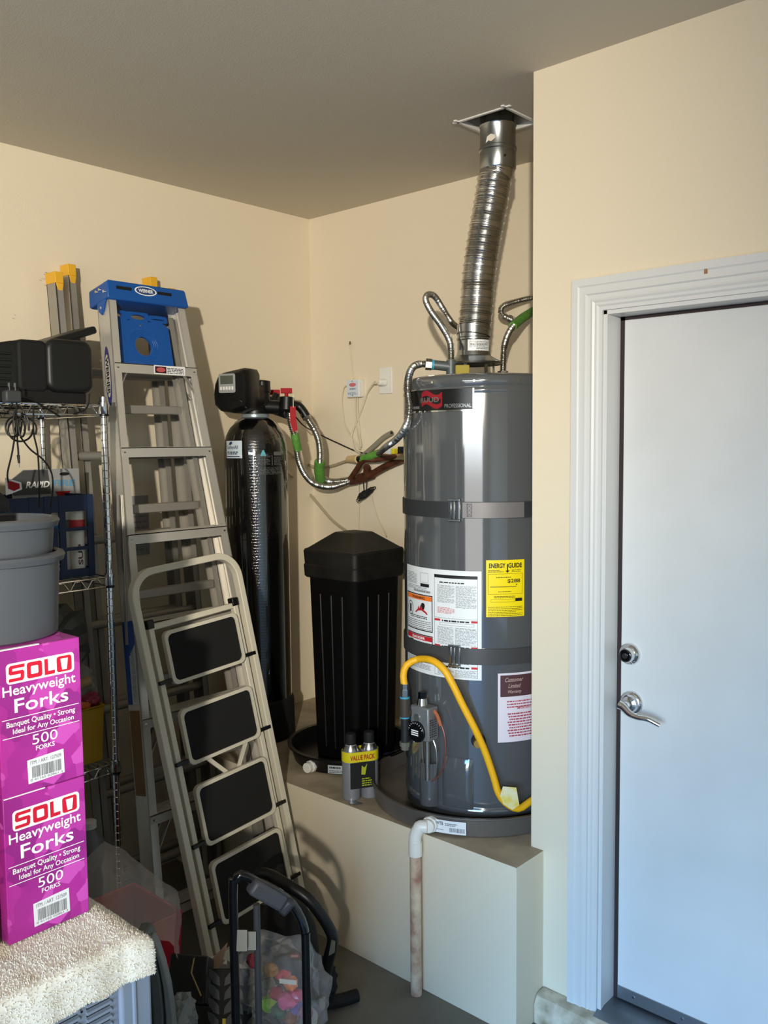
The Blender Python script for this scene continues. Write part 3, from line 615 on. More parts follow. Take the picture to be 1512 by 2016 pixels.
part(cold, 'corrugated_tube', b, STEEL, smooth=60)
b = MB().tube([hd(746, 892, Dg2), hd(728, 899, Dg2 + .03), hd(711, 904, Dg2 + .06)], .017, n=14); part(cold, 'green_sleeve', b, GREEN)
b = MB().cyl(hd(713, 903, Dg2 + .055), hd(706, 904, Dg2 + .07), .0165); part(cold, 'end_nut', b, BLACKG)
# right hand line to the wall behind the corner
DR = (nr - CAM).dot(FW)
r2 = thing('water_connector', nr, 'braided steel water line with green sleeve right of the duct', 'water line')
b = MB().tube([nr + V((0, 0, .03)), hd(991, 700, DR), hd(993, 680, DR), hd(1001, 656, DR + .04), hd(1014, 638, DR + .1), hd(1035, 622, DR + .2), hd(1062, 605, DR + .32), wallpt(1066, 600, .0)], ripple(.0105), n=14, step=.0012); part(r2, 'corrugated_tube', b, STEEL, smooth=60)
b = MB(); b.cyl(nr - V((0, 0, .01)), nr + V((0, 0, .016)), .015, .018); b.cyl(nr + V((0, 0, .016)), nr + V((0, 0, .034)), .0185, n=6); part(r2, 'union_nut', b, mat('nut_grey', (110, 108, 104), .35, .8))
b = MB().tube([hd(1009, 643, DR + .08), hd(1030, 625, DR + .18), hd(1056, 609, DR + .3)], .0165, n=14); part(r2, 'green_sleeve', b, GREEN)
r3 = thing('water_connector', wallpt(1012, 633, .02), 'braided steel water line bending out of the wall at the corner edge', 'water line')
b = MB().tube([wallpt(1014, 634, .0), wallpt(1005, 629, .06), wallpt(992, 622, .10), wallpt(986, 612, .11), wallpt(992, 602, .10), wallpt(1012, 595, .07), wallpt(1040, 588, .04), wallpt(1070, 584, .0)], ripple(.0115), n=14, step=.0012); part(r3, 'corrugated_tube', b, STEEL, smooth=60)
b = MB(); b.cyl(wallpt(1016, 634, .0), wallpt(1003, 628, .06), .017, n=8); part(r3, 'wall_nut', b, STEEL)
# foam block beside hood
p = hd(897, 735, 2.90); p.z = ZH1 - .001; b = MB(); b.obox(p + V((0, 0, 0)), (.035, .03, 0), (-.03, .035, 0), (0, 0, .042)); part(wh, 'foam_spacer', b, mat('olive_foam', (160, 146, 62), .8, bump=.3, bscale=90), bevel=.003)

# ------------------------------------------------------------------ softener tank
SCn = V((.227, -.547, 0)); SR = .134; DS_ = 3.75
TANKM = mat('wound_black_tank', (10, 10, 11), .12, coat=1.0); TANKM.node_tree.nodes['Principled BSDF'].inputs['Coat IOR'].default_value = 2.0
nt = TANKM.node_tree; bs = nt.nodes['Principled BSDF']; tcn = nt.nodes['Texture Coordinate']
wv = nt.nodes.new('ShaderNodeTexWave'); wv.bands_direction = 'Z'; wv.inputs['Scale'].default_value = 26; wv.inputs['Distortion'].default_value = 3.5; wv.inputs['Detail'].default_value = 3; wv.inputs['Detail Scale'].default_value = 6
bpn = nt.nodes.new('ShaderNodeBump'); bpn.inputs['Strength'].default_value = .22; bpn.inputs['Distance'].default_value = .002
nt.links.new(tcn.outputs['Object'], wv.inputs['Vector']); nt.links.new(wv.outputs['Fac'], bpn.inputs['Height']); nt.links.new(bpn.outputs[0], bs.inputs['Normal'])
st = thing('softener_tank', (SCn.x, SCn.y, ZP), 'tall black water softener tank with a control head, standing in the wall corner', 'water softener')
pr = [(.05, 1.905), (.062, 1.897), (.085, 1.882), (.108, 1.856), (.123, 1.826), (.131, 1.79), (SR, 1.75), (SR, 1.742), (SR, 1.735), (SR, .75), (SR, .70)]
b = MB().lathe(pr[::-1], SCn, 64); part(st, 'vessel', b, TANKM, smooth=50)
b = MB().lathe([(SR + .006, ZP), (SR + .012, ZP + .01), (SR + .010, ZP + .16), (SR + .004, ZP + .172), (SR - .002, ZP + .178)], SCn, 64); part(st, 'base_boot', b, BLACKM)
b = MB().lathe([(.057, 1.898), (.06, 1.902), (.06, 1.912), (.057, 1.915)], SCn, 40); part(st, 'neck_ring', b, mat('pale_ring', (150, 160, 165), .3, .4))
smap = lambda u, v, o: arcmap((SCn.x, SCn.y), SR + o, hcyl(u, v, (SCn.x, SCn.y), SR)[0], hcyl(u, v, (SCn.x, SCn.y), SR)[1])
def ssz(u0, v0, u1, v1):
    a, za = hcyl(u0, v0, (SCn.x, SCn.y), SR); c, zc = hcyl(u1, v1, (SCn.x, SCn.y), SR); return (c - a) * SR, za - zc
w, h = ssz(447, 868, 479, 902); q = smap(447, 902, .001); b = MB().rect(0, 0, w, h, q, 8); dl = part(st, 'dealer_sticker', b, mat('pale_blue_sticker', (206, 220, 228), .4))
q = smap(447, 902, .0018); b = MB(); b.text('SoftenAll', w * .1, h * .52, w * .7, h * .22, q, .01); b.lines(w * .1, h * .22, w * .8, h * .42, 2, q, .6, 71, .01); b.rect(w * .05, h * .06, w * .88, h * .12, q)
b.poly([(w * .22, h * .78), (w * .38, h * .76), (w * .48, h * .86), (w * .42, h * .97), (w * .3, h * .92)], q); part(dl, 'printing', b, mat('navy_ink', (46, 58, 96), .5), kind='stuff')
q = smap(506, 935, .0012); w, h = ssz(506, 888, 556, 935); b = MB()
b.lines(.004, h * .42, w * .48, h * .86, 9, q, .35, 72, .012); b.lines(w * .62, h * .4, w * .98, h * .74, 8, q, .35, 73, .012); b.rect(w * .62, h * .78, w * .98, h * .93, q); b.lines(.004, h * .02, w, h * .32, 6, q, .35, 74, .02); b.rect(w * .53, h * .38, w * .56, h * .8, q)
part(st, 'printed_notice', b, mat('dim_ink', (96, 96, 94), .5), kind='stuff')
q = smap(514, 898, .0012); b = MB().poly([(-.004, 0), (.022, 0), (.012, .024), (.006, .024)], q); part(st, 'triangle_mark', b, mat('aqua_ink', (90, 180, 190), .5))
# control head
fn = V((.34, -.94, 0)).normalized(); fs = V((-fn.y, fn.x, 0)); hz0 = V((SCn.x, SCn.y, 0))
b = MB().cyl(hz0 + V((0, 0, 1.91)), hz0 + V((0, 0, 1.955)), .056, n=32); hb = part(st, 'valve_body', b, BLACKP)
b = MB(); b.obox(hz0 - fs * .045 - fn * .02 + V((0, 0, 1.95)), fs * .1, fn * .10, V((0, 0, .085))); part(st, 'valve_block', b, BLACKP, bevel=.01)
# cover: outline in (side, up), lofted from back to front
out = [(-.088, .015), (-.092, .06), (-.085, .105), (-.07, .135), (-.05, .15), (.045, .165), (.07, .16), (.078, .145), (.080, .02), (.074, .0), (.0, -.02), (-.06, -.012)]
c0 = hz0 + fn * .045 + V((0, 0, 1.935)) - fs * .018
def loft(sc, d, dz): return [c0 + fs * (a * sc) + V((0, 0, .07 + (h_ - .07) * sc + dz)) + fn * d for a, h_ in out]
b = MB().ring_loft([loft(.9, 0, 0), loft(1, .02, 0), loft(1.0, .075, 0), loft(.93, .105, -.002), loft(.80, .118, -.004)]); cv = part(st, 'head_cover', b, BLACKP, smooth=40)
pn = c0 + fn * .1185 - fs * .052 + V((0, 0, .062)); tilt = V((0, 0, 1)); b = MB()
b.prism([(x, y) for x, y in rounded(.078, .078, .008)], pn, fs, tilt, fn * .004); dp_ = part(st, 'display_panel', b, mat('panel_grey', (150, 152, 152), .4), bevel=.001)
q = plane_map(pn + fn * .0042, fs, tilt, .0005); b = MB().rect(.009, .036, .069, .07, q); part(dp_, 'screen', b, mat('lcd', (84, 88, 80), .25))
for k in range(5):
    b = MB().prism(rounded(.009, .014, .003), pn + fn * .004 + fs * (.008 + .0135 * k) + tilt * .012, fs, tilt, fn * .0025); part(dp_, 'button', b, WHITEP)
b = MB().tube([c0 + fn * .116 + fs * .01 + V((0, 0, .035)), c0 + fn * .118 + fs * .045 + V((0, 0, .03)), c0 + fn * .105 + fs * .066 + V((0, 0, .0))], .0035, n=8); part(cv, 'cover_rib', b, BLACKP)
pc = hd(517, 752, 3.72); b = MB(); b.cyl(hd(517, 800, 3.72), hd(517, 772, 3.72), .031, n=24); b.cyl(hd(517, 774, 3.72), hd(516, 752, 3.72), .0345, n=24); b.cyl(hd(516, 753, 3.72), hd(516, 750.5, 3.72), .0355, n=24); part(st, 'piston_cap', b, BLACKP, bevel=.003)
b = MB(); b.cyl(hd(512, 800, 3.72), hd(548, 802, 3.74), .03, n=20); b.cyl(hd(545, 802, 3.74), hd(575, 803, 3.74), .026, n=20); b.cyl(hd(540, 806, 3.78), hd(566, 815, 3.74), .022, n=16); b.cyl(hd(538, 790, 3.82), hd(545, 776, 3.83), .016, n=14)
b.cyl(hd(565, 782, 3.72), hd(564, 808, 3.72), .031, n=20); b.cyl(hd(540, 782, 3.84), hd(540, 800, 3.84), .026, n=20); part(st, 'bypass_valve', b, BLACKP, bevel=.002)
for (u, v, D) in ((563.5, 769, 3.72), (540, 772, 3.85)):
    p = hd(u, v, D); b = MB(); b.obox(p - RT * .024 + V((0, 0, -.011)), RT * .048, FW * .012, V((0, 0, .022))); b.cyl(p + FW * .006 + V((0, 0, -.028)), p + FW * .006 + V((0, 0, -.01)), .008)
    part(st, 'bypass_handle', b, RED, bevel=.002)
b = MB().tube([hd(575, 796, 3.76), hd(588, 800, 3.77), hd(597, 810, 3.77), hd(603, 820, 3.77)], .019, n=14); part(st, 'outlet_elbow', b, BLACKP)

# softener hoses to the wall pipes
Wd = (wallpt(690, 945, .05) - CAM).dot(FW)
def wp(u, v, off): return hy(u, v, -off)
s1 = thing('softener_hose', hd(601, 818, 3.77), 'corrugated steel hose with a green sleeve hanging straight from the softener valve', 'hose')
b = MB().tube([hd(602, 820, 3.77), hd(608, 828, 3.78), hd(617, 842, 3.8), hd(626, 862, 3.83), hd(630, 885, 3.86), hd(630, 910, 3.9), hd(629, 928, 3.93), hd(634, 941, 3.97), hd(650, 948, 4.02), wp(672, 947, .10), wp(690, 944, .06)], ripple(.0145, .0085), n=14, step=.0016); part(s1, 'corrugated_tube', b, STEEL, smooth=60)
b = MB().cyl(hd(597, 812, 3.77), hd(605, 824, 3.775), .0185, n=8); part(s1, 'union_nut', b, STEEL)
b = MB().tube([hd(629.5, 908, 3.9), hd(628.5, 926, 3.93), hd(631, 944, 3.97)], .0235, n=14); part(s1, 'green_sleeve', b, GREEN)
s2 = thing('softener_hose', hd(578, 815, 3.72), 'corrugated steel hose with red tag and green sleeve curving under the softener valve', 'hose')
b = MB().tube([hd(570, 812, 3.72), hd(573, 835, 3.72), hd(580, 858, 3.73), hd(584, 880, 3.75), hd(588, 905, 3.78), hd(598, 930, 3.83), hd(614, 949, 3.89), hd(634, 957, 3.95), hd(655, 958, 4.0), wp(674, 953, .10), wp(690, 948, .06)], ripple(.0135, .0085), n=14, step=.0016); part(s2, 'corrugated_tube', b, STEEL, smooth=60)
b = MB().tube([hd(580, 854, 3.73), hd(583, 870, 3.74), hd(587, 886, 3.76)], .0175, n=14); part(s2, 'green_sleeve', b, GREEN)
b = MB(); T = [hd(u, v, 3.69) for u, v in ((571, 800), (582, 800), (582.5, 822), (586, 847), (577, 851), (571, 830))]
b.add(T + [p + FW * .003 for p in T], [(0, 1, 2, 3, 4, 5), (11, 10, 9, 8, 7, 6)] + [(i, (i + 1) % 6, 6 + (i + 1) % 6, 6 + i) for i in range(6)]); part(s2, 'red_tag', b, RED)
b = MB().tube([hd(577, 776, 3.68), hd(577.5, 802, 3.688)], .0014, n=6, smooth=False); part(s2, 'tag_tie', b, WHITEP)

# aged copper pipes on the back wall
cp = thing('copper_pipes', wp(745, 925, .0), 'brown aged copper pipes running along the back wall towards the heater', 'pipe')
b = MB().tube([wp(682, 950, .055), wp(700, 947, .055), wp(722, 940, .05), wp(742, 928, .05), wp(762, 917, .05), wp(795, 903, .05), wp(860, 880, .05)], .0165, n=14); part(cp, 'main_pipe', b, COPPER)
b = MB().tube([wp(688, 946, .06), wp(702, 925, .08), wp(716, 906, .10), wp(740, 905, .08)], .013, n=12); part(cp, 'branch_pipe', b, COPPER)
b = MB(); b.cyl(wp(708, 942, .05), wp(733, 934, .05), .0215, n=14); b.cyl(wp(722, 938, .05), wp(722, 918, .08), .016, n=14); part(cp, 'soldered_tee', b, COPPER)
b = MB().tube([wp(740, 905, .09), wp(770, 900, .07), wp(800, 896, .05), wp(860, 890, .04)], .012, n=12); part(cp, 'rear_pipe', b, COPPER)
b = MB().tube([wp(690, 946, .06), wp(682, 948, .065)], .0195, n=8, smooth=False); part(cp, 'end_union', b, STEEL)
b = MB().tube([wp(712, 900, .03), wp(735, 880, .025), wp(755, 862, .02), wp(772, 852, .015)], .012, n=12); part(cp, 'grey_pipe', b, mat('pipe_grey', (132, 126, 110), .55)); 
b = MB().cyl(wp(770, 853, .0), wp(771, 852, .035), .006); part(cp, 'pipe_screw', b, BLACKM)
b = MB(); b.cyl(wp(706, 904, .09), wp(686, 904, .05), .0195, .015, n=16); part(cp, 'beige_sleeve', b, BEIGE)
# beige plank with small packets behind heater
b = MB(); p0, p1 = wp(752, 899, .02), wp(800, 892, .02); b.box((p0.x, -.07, p0.z - .012), (p1.x + .22, -.004, p0.z + .012)); led = solo('wooden_ledger', b, mat('pale_wood', (190, 164, 120), .8, var=.2), (p0.x, -.03, p0.z - .012), 'short pale wooden ledger strip on the back wall behind the heater', 'plank', bevel=.002)
p = wp(757, 888, .06); b = MB().box((p.x - .004, -.055, p0.z + .012), (p.x + .026, -.02, p0.z + .035)); solo('paper_packet', b, mat('packet_white', (214, 222, 230), .5), (p.x, -.04, p0.z + .012), 'small white packet standing on the wooden ledger', 'packet', bevel=.002)
p = wp(768, 886, .06); b = MB().box((p.x - .004, -.05, p0.z + .012), (p.x + .014, -.025, p0.z + .036)); solo('yellow_packet', b, mat('packet_yellow', (214, 206, 40), .5), (p.x, -.04, p0.z + .012), 'small yellow packet standing on the wooden ledger', 'packet', bevel=.002)
p = wp(782, 884, .06); b = MB(); b.box((p.x - .008, -.05, p0.z + .012), (p.x + .05, -.04, p0.z + .045)); solo('black_clamp', b, BLACKM, (p.x, -.04, p0.z + .012), 'black plastic clip standing on the wooden ledger', 'clip', bevel=.003)
# bundled black cable
bc = thing('cable_bundle', wp(722, 960, .05), 'small bundle of black cable hanging below the copper pipes', 'cable')
ctr = wp(719, 972, .05); b = MB(); R_ = random.Random(5)
for k in range(16):
    ph = k * .7; pts = []; ax_ = R_.uniform(.016, .036); bx_ = R_.uniform(.005, .015); ox_ = R_.uniform(-.012, .012); oy_ = ox_ * .55 + R_.uniform(-.006, .006)
    for i in range(14):
        t = 2 * pi * i / 13; pts.append(ctr + RT * (ox_ + ax_ * cos(t) + R_.uniform(-.002, .002)) + UP * (oy_ + ax_ * .55 * cos(t) + bx_ * sin(t) + R_.uniform(-.003, .003)) + FW * (.010 * sin(t + ph)))
    b.tube(pts, .0019, n=6)
b.tube([ctr - RT * .028 - UP * .02, ctr - RT * .04 - UP * .028, ctr - RT * .034 - UP * .04, ctr - RT * .024 - UP * .03], .0018, n=6)
b.tube([ctr - RT * .006 + UP * .012, wp(715, 948, .045)], .0018, n=6); b.tube([ctr + RT * .004 + UP * .012, wp(722, 946, .045)], .0018, n=6); part(bc, 'loops', b, BLACKM)
b = MB().tube([hd(583, 822, 3.72), hd(598, 838, 3.85), wp(622, 852, .06), wp(660, 870, .03), wp(700, 888, .02), wp(722, 893, .04)], .003, n=8); solo('control_cable', b, BLACKM, hd(583, 822, 3.72), 'thin black cable running from the softener head to the wall pipes', 'cable')
# wall boxes and cords
so = thing('surge_box', wp(697, 783, .0), 'small white plug-in alarm box with red and blue print on the back wall', 'alarm box')
p0 = wp(684, 783, .03); p1 = wp(708, 746, .03); b = MB().box((p0.x, -.035, p0.z), (p1.x, -.001, p1.z)); part(so, 'case', b, WHITEP, bevel=.004)
q = plane_map((p0.x + .002, -.0352, p0.z + .004), (1, 0, 0), (0, 0, 1), .0004); w = p1.x - p0.x - .004; h = p1.z - p0.z - .008; b = MB().rect(0, 0, w, h, q); fl = part(so, 'face_label', b, mat('pale_label', (206, 216, 224), .4))
q = plane_map((p0.x + .002, -.0358, p0.z + .004), (1, 0, 0), (0, 0, 1), .0004); b = MB(); b.poly([(w * .5 + w * .3 * cos(t), h * .72 + h * .12 * sin(t)) for t in [i * pi / 6 for i in range(12)]], q); part(fl, 'red_oval', b, mat('faded_red', (196, 110, 116), .5))
b = MB(); b.lines(w * .25, h * .42, w * .75, h * .52, 1, q, .9, 77, .008); b.lines(w * .1, h * .12, w * .9, h * .28, 2, q, .5, 80, .008); part(fl, 'blue_print', b, mat('faded_blue', (110, 130, 160), .5), kind='stuff')
for vz in (.06, .94):
    b = MB().cyl((p0.x + w / 2, -.034, p0.z + .004 + h * vz), (p0.x + w / 2, -.0375, p0.z + .004 + h * vz), .0022, n=8); part(so, 'screw', b, INK)
CORD = mat('cream_cord', (208, 198, 176), .5)
b = MB().tube([wp(696, 746, .006), wp(693, 715, .005), wp(690, 690, .004), wp(689, 677, .004)], .0032, n=8); part(so, 'antenna_wire', b, CORD)
b = MB().cyl(wp(689, 680, .0), wp(689, 673, .012), .004, n=8); part(so, 'wire_hook', b, mat('hook_brown', (110, 96, 70), .6))
for pts, nm in (([wp(686, 758, .02), wp(677, 764, .012), wp(673, 790, .01), wp(676, 820, .01), wp(678, 835, .012), wp(690, 858, .02), wp(707, 884, .03)], 'side_cord'), ([wp(700, 783, .015), wp(700, 815, .012), wp(702, 845, .012), wp(709, 885, .03)], 'lower_cord'), ([wp(704, 783, .015), wp(705, 820, .012), wp(708, 850, .012), wp(711, 880, .03)], 'lower_cord')):
    b = MB().tube(pts, .0028, n=8); part(so, nm, b, CORD)
ol = thing('wall_outlet', wp(760, 776, .0), 'white wall outlet with a plug in it on the back wall', 'outlet')
p0 = wp(748, 776, 0); p1 = wp(773, 722, 0); b = MB().box((p0.x, -.006, p0.z), (p1.x, -.0005, p1.z)); cvp = part(ol, 'cover_plate', b, WHITEP, bevel=.003)
cx = (p0.x + p1.x) / 2
for dz in (.30, .70):
    b = MB().prism([(x - .017, y - .014) for x, y in rounded(.034, .028, .012)], (cx, -.0055, p0.z + (p1.z - p0.z) * dz), (1, 0, 0), (0, 0, 1), (0, -.002, 0)); part(ol, 'receptacle', b, WHITEP)
b = MB().cyl((cx, -.005, (p0.z + p1.z) / 2), (cx, -.0072, (p0.z + p1.z) / 2), .003, n=8); part(ol, 'screw', b, GALV)
pz = p0.z + (p1.z - p0.z) * .42
pg = thing('plug_cord', (cx, -.02, pz), 'white plug and cord drooping from the outlet to the pipes', 'cord')
b = MB().cyl((cx, -.0075, pz), (cx - .006, -.045, pz), .017, .013, n=12); part(pg, 'plug', b, WHITEP, bevel=.003)
b = MB().tube([V((cx - .006, -.042, pz)), V((cx - .03, -.046, pz - .004)), wp(738, 752, .03), wp(724, 772, .015), wp(712, 805, .012), wp(700, 835, .012), wp(692, 860, .015), wp(698, 884, .02), wp(708, 892, .04)], .0042, n=8); part(pg, 'cord', b, CORD)
def strand(pts, r, label, base, m=CORD): return solo('drain_tube', MB().tube(pts, r, n=8), m, base, label, 'tube')
TUBE = mat('drain_tubing', (170, 160, 136), .35)
strand([hd(556, 880, 3.9), wp(590, 905, .06), wp(620, 920, .03), wp(650, 918, .02), wp(675, 910, .03), wp(690, 904, .05)], .007, 'thin beige drain tube curving along the wall into the beige sleeve', hd(556, 880, 3.9), TUBE)
strand([hd(560, 925, 3.9), wp(585, 945, .05), wp(620, 985, .02), wp(655, 1025, .01), wp(688, 1050, .04), wp(700, 1060, .12)], .007, 'beige drain tube running diagonally down the wall to the black brine tank', hd(560, 925, 3.9), TUBE)
strand([wp(706, 952, .02), wp(707, 990, .012), wp(706, 1030, .012), wp(706, 1060, .02)], .0022, 'thin beige cord hanging straight down the wall to the brine tank', wp(706, 952, .02))
strand([wp(730, 975, .02), wp(737, 1000, .012), wp(744, 1022, .012), wp(754, 1042, .02), wp(760, 1056, .04)], .0022, 'thin beige cord kinking down the wall to the brine tank lid', wp(730, 975, .02))

# ------------------------------------------------------------------ brine tank in its black pan
BC = V((.727, -.472, 0)); BPC = V((.705, -.485, 0))
bp = thing('brine_pan', (BPC.x, BPC.y, ZP), 'round black plastic pan holding the square brine tank', 'pan')
b = MB().lathe([(.215, ZP), (.225, ZP + .004), (.24, ZP + .055), (.252, ZP + .06), (.252, ZP + .066), (.236, ZP + .066), (.222, ZP + .01), (.02, ZP + .008)], BPC, 64); part(bp, 'tray', b, BLACKP)
th, z = hcyl(613, 1500, (BPC.x, BPC.y), .235); e = V((cos(th), sin(th), 0)); p = V((BPC.x, BPC.y, ZP + .026)) + e * .228
b = MB(); b.cyl(p, p + e * .016, .024, n=8); b.cyl(p + e * .014, p + e * .036, .0195, n=24); part(bp, 'white_plug', b, PVC, bevel=.002)
th, _ = hcyl(646, 1500, (BPC.x, BPC.y), .236); q = arcmap((BPC.x, BPC.y), .239, th, ZP + .012); b = MB().rect(0, 0, .075, .032, q, 6); lb = part(bp, 'sticker', b, mat('sticker_grey', (176, 186, 192), .4))
q = arcmap((BPC.x, BPC.y), .2398, th, ZP + .012); b = MB(); b.lines(.006, .02, .056, .028, 1, q, .8, 79, .008); b.lines(.006, .004, .06, .016, 2, q, .4, 81, .008); part(lb, 'printing', b, INK, kind='stuff')
bt = thing('brine_tank', (BC.x, BC.y, ZP + .01), 'square black brine tank with a pyramid lid between softener and heater', 'brine tank')
def sq(hw, z, r): return [BC + V((x - hw, y - hw, z)) for x, y in rounded(2 * hw, 2 * hw, r, 4)]
b = MB().ring_loft([sq(.114, ZP + .0095, .02), sq(.117, ZP + .02, .025), sq(.133, 1.262, .03), sq(.137, 1.27, .03)]); part(bt, 'body', b, BLACKP)
for k in range(3):
    for (ax, sg) in (('y', -1), ('x', 1)):
        t = -.06 + .06 * k
        if ax == 'y': a0 = BC + V((t * .85, sg * .1175, ZP + .06)); a1 = BC + V((t, sg * .130, 1.2))
        else: a0 = BC + V((sg * .1175, t * .85, ZP + .06)); a1 = BC + V((sg * .130, t, 1.2))
        b = MB().cyl(a0, a1, .006, n=10); part(bt, 'rib', b, BLACKP)
b = MB().ring_loft([sq(.141, 1.262, .022), sq(.146, 1.268, .024), sq(.148, 1.31, .024), sq(.145, 1.316, .024), sq(.1475, 1.366, .022), sq(.143, 1.374, .02), sq(.135, 1.377, .02), sq(.06, 1.435, .012), sq(.055, 1.438, .012)]); part(bt, 'lid', b, mat('dusty_black', (15, 15, 14), .5, var=.5, vscale=14, vcol=(30, 28, 24)), smooth=25)
p = hz(760, 1497, ZP); b = MB(); b.obox((.905, -.50, ZP), (.035, .10, 0), (-.012, .004, 0), (0, 0, .055)); fb = solo('flat_blue_box', b, mat('navy_box', (22, 26, 52), .3), (.905, -.45, ZP), 'flat dark blue box lying between brine pan and drain pan', 'box', bevel=.001)

# ------------------------------------------------------------------ aerosol cans
vp = thing('aerosol_value_pack', (1.02, -.765, ZP), 'pair of grey aerosol cans with black caps banded together in yellow', 'spray cans')
ca, cb_ = V((1.012, -.795, ZP)), V((1.046, -.737, ZP)); CR = .032
for c in (ca, cb_):
    b = MB().lathe([(CR - .004, 0), (CR, .004), (CR, .170), (CR - .001, .174), (CR - .006, .182), (.019, .196), (.018, .2)], c, 28); cn = part(vp, 'can', b, mat('can_grey', (138, 140, 146), .35, .3))
    b = MB().lathe([(.0185, .197), (.0185, .232), (.017, .236), (.012, .237)], c, 20); part(cn, 'cap', b, BLACKM)
    b = MB().lathe([(CR - .003, .174), (CR - .003, .178), (.021, .194)], c + V((0, 0, .001)), 28, cap=False); part(cn, 'shoulder', b, STEEL)
ax = (cb_ - ca).normalized(); sd = V((ax.y, -ax.x, 0)); 
def stad(rr, n=14): return [ca + V((0, 0, 0)) + (sd * cos(t) - ax * sin(t)) * rr for t in [pi * i / n for i in range(n + 1)]] + [cb_ + (-sd * cos(t) + ax * sin(t)) * rr for t in [pi * i / n for i in range(n + 1)]]
rg = stad(CR + .0015); b = MB().ring_loft([[p + V((0, 0, .140)) for p in rg], [p + V((0, 0, .176)) for p in rg]], cap=False); bd = part(vp, 'yellow_band', b, mat('band_yellow', (214, 200, 26), .45))
q = plane_map(ca + sd * (CR + .0022) + V((0, 0, .148)), ax, (0, 0, 1), .0004); b = MB().text('VALUE PACK', -.012, 0, .09, .018, lambda x, y: ca + sd * (CR + .003) + ax * x + V((0, 0, .148 + y)), .03); part(bd, 'band_lettering', b, mat('band_red', (170, 40, 30), .5))
b = MB().ring_loft([[p + V((0, 0, .045)) for p in (stad(CR + .0008)[3:18] if False else [ca + sd * (CR + .0012) - ax * .012, ca + sd * (CR + .0012) + ax * .03, cb_ + sd * (CR + .0012) + ax * .012])], [p + V((0, 0, .139)) for p in [ca + sd * (CR + .0012) - ax * .012, ca + sd * (CR + .0012) + ax * .03, cb_ + sd * (CR + .0012) + ax * .012]]], closed=False, cap=False); pl_ = part(vp, 'black_panel', b, mat('panel_black', (30, 30, 30), .4))
q = lambda x, y: ca + sd * (CR + .002) + ax * x + V((0, 0, .045 + y)); b = MB(); b.poly([(.028, .05), (.042, .048), (.05, .088), (.04, .074), (.03, .082)], q); b.lines(.03, .008, .066, .04, 4, q, .5, 82, .01); part(pl_, 'panel_print', b, mat('lime_ink', (170, 180, 40), .5), kind='stuff')

# ------------------------------------------------------------------ extension ladder behind
def lerp(a, b, t): return a + (b - a) * t
el_ = thing('extension_ladder', (.25, -1.1, 0), 'aluminium extension ladder with yellow rail caps leaning behind the blue-topped ladder', 'ladder')
def ext_section(xt, xb, yl, yr, zt, xdep):
    for y, sg in ((yl, 1), (yr, -1)):
        b = MB(); a0, a1 = V((xb, y, 0)), V((xt, y, zt)); ax = (a1 - a0)
        b.obox(a0, ax, V((0, sg * .004, 0)), V((-xdep, 0, 0))); b.obox(a0, ax, V((0, sg * .026, 0)), V((-.004, 0, 0))); b.obox(a0 + V((-xdep + .004, 0, 0)), ax, V((0, sg * .026, 0)), V((-.004, 0, 0)))
        part(el_, 'rail', b, ALUD)
        b = MB(); t0 = a0 + ax * .985; b.obox(t0 + V((.002, -sg * .002, 0)), ax * .017, V((0, sg * .032, 0)), V((-xdep - .004, 0, 0))); b.prism([(0, 0), (.03, 0), (.02, -.05), (.01, -.05)], t0 + V((.0025, sg * 0, 0)), V((0, sg, 0)), V((0, 0, 1)), V((-.005, 0, 0)))
        part(el_, 'rail_cap', b, YCAP, bevel=.002)
    for k in range(7):
        z = .2 + .31 * k; x = lerp(xb, xt, z / zt) - xdep / 2; b = MB().cyl((x, yl + .004, z), (x, yr - .004, z), .0165, n=12); part(el_, 'rung', b, ALUD)
ext_section(.125, .36, -1.371, -.862, 2.408, .068)
ext_section(.062, .28, -1.285, -.905, 2.455, .056)

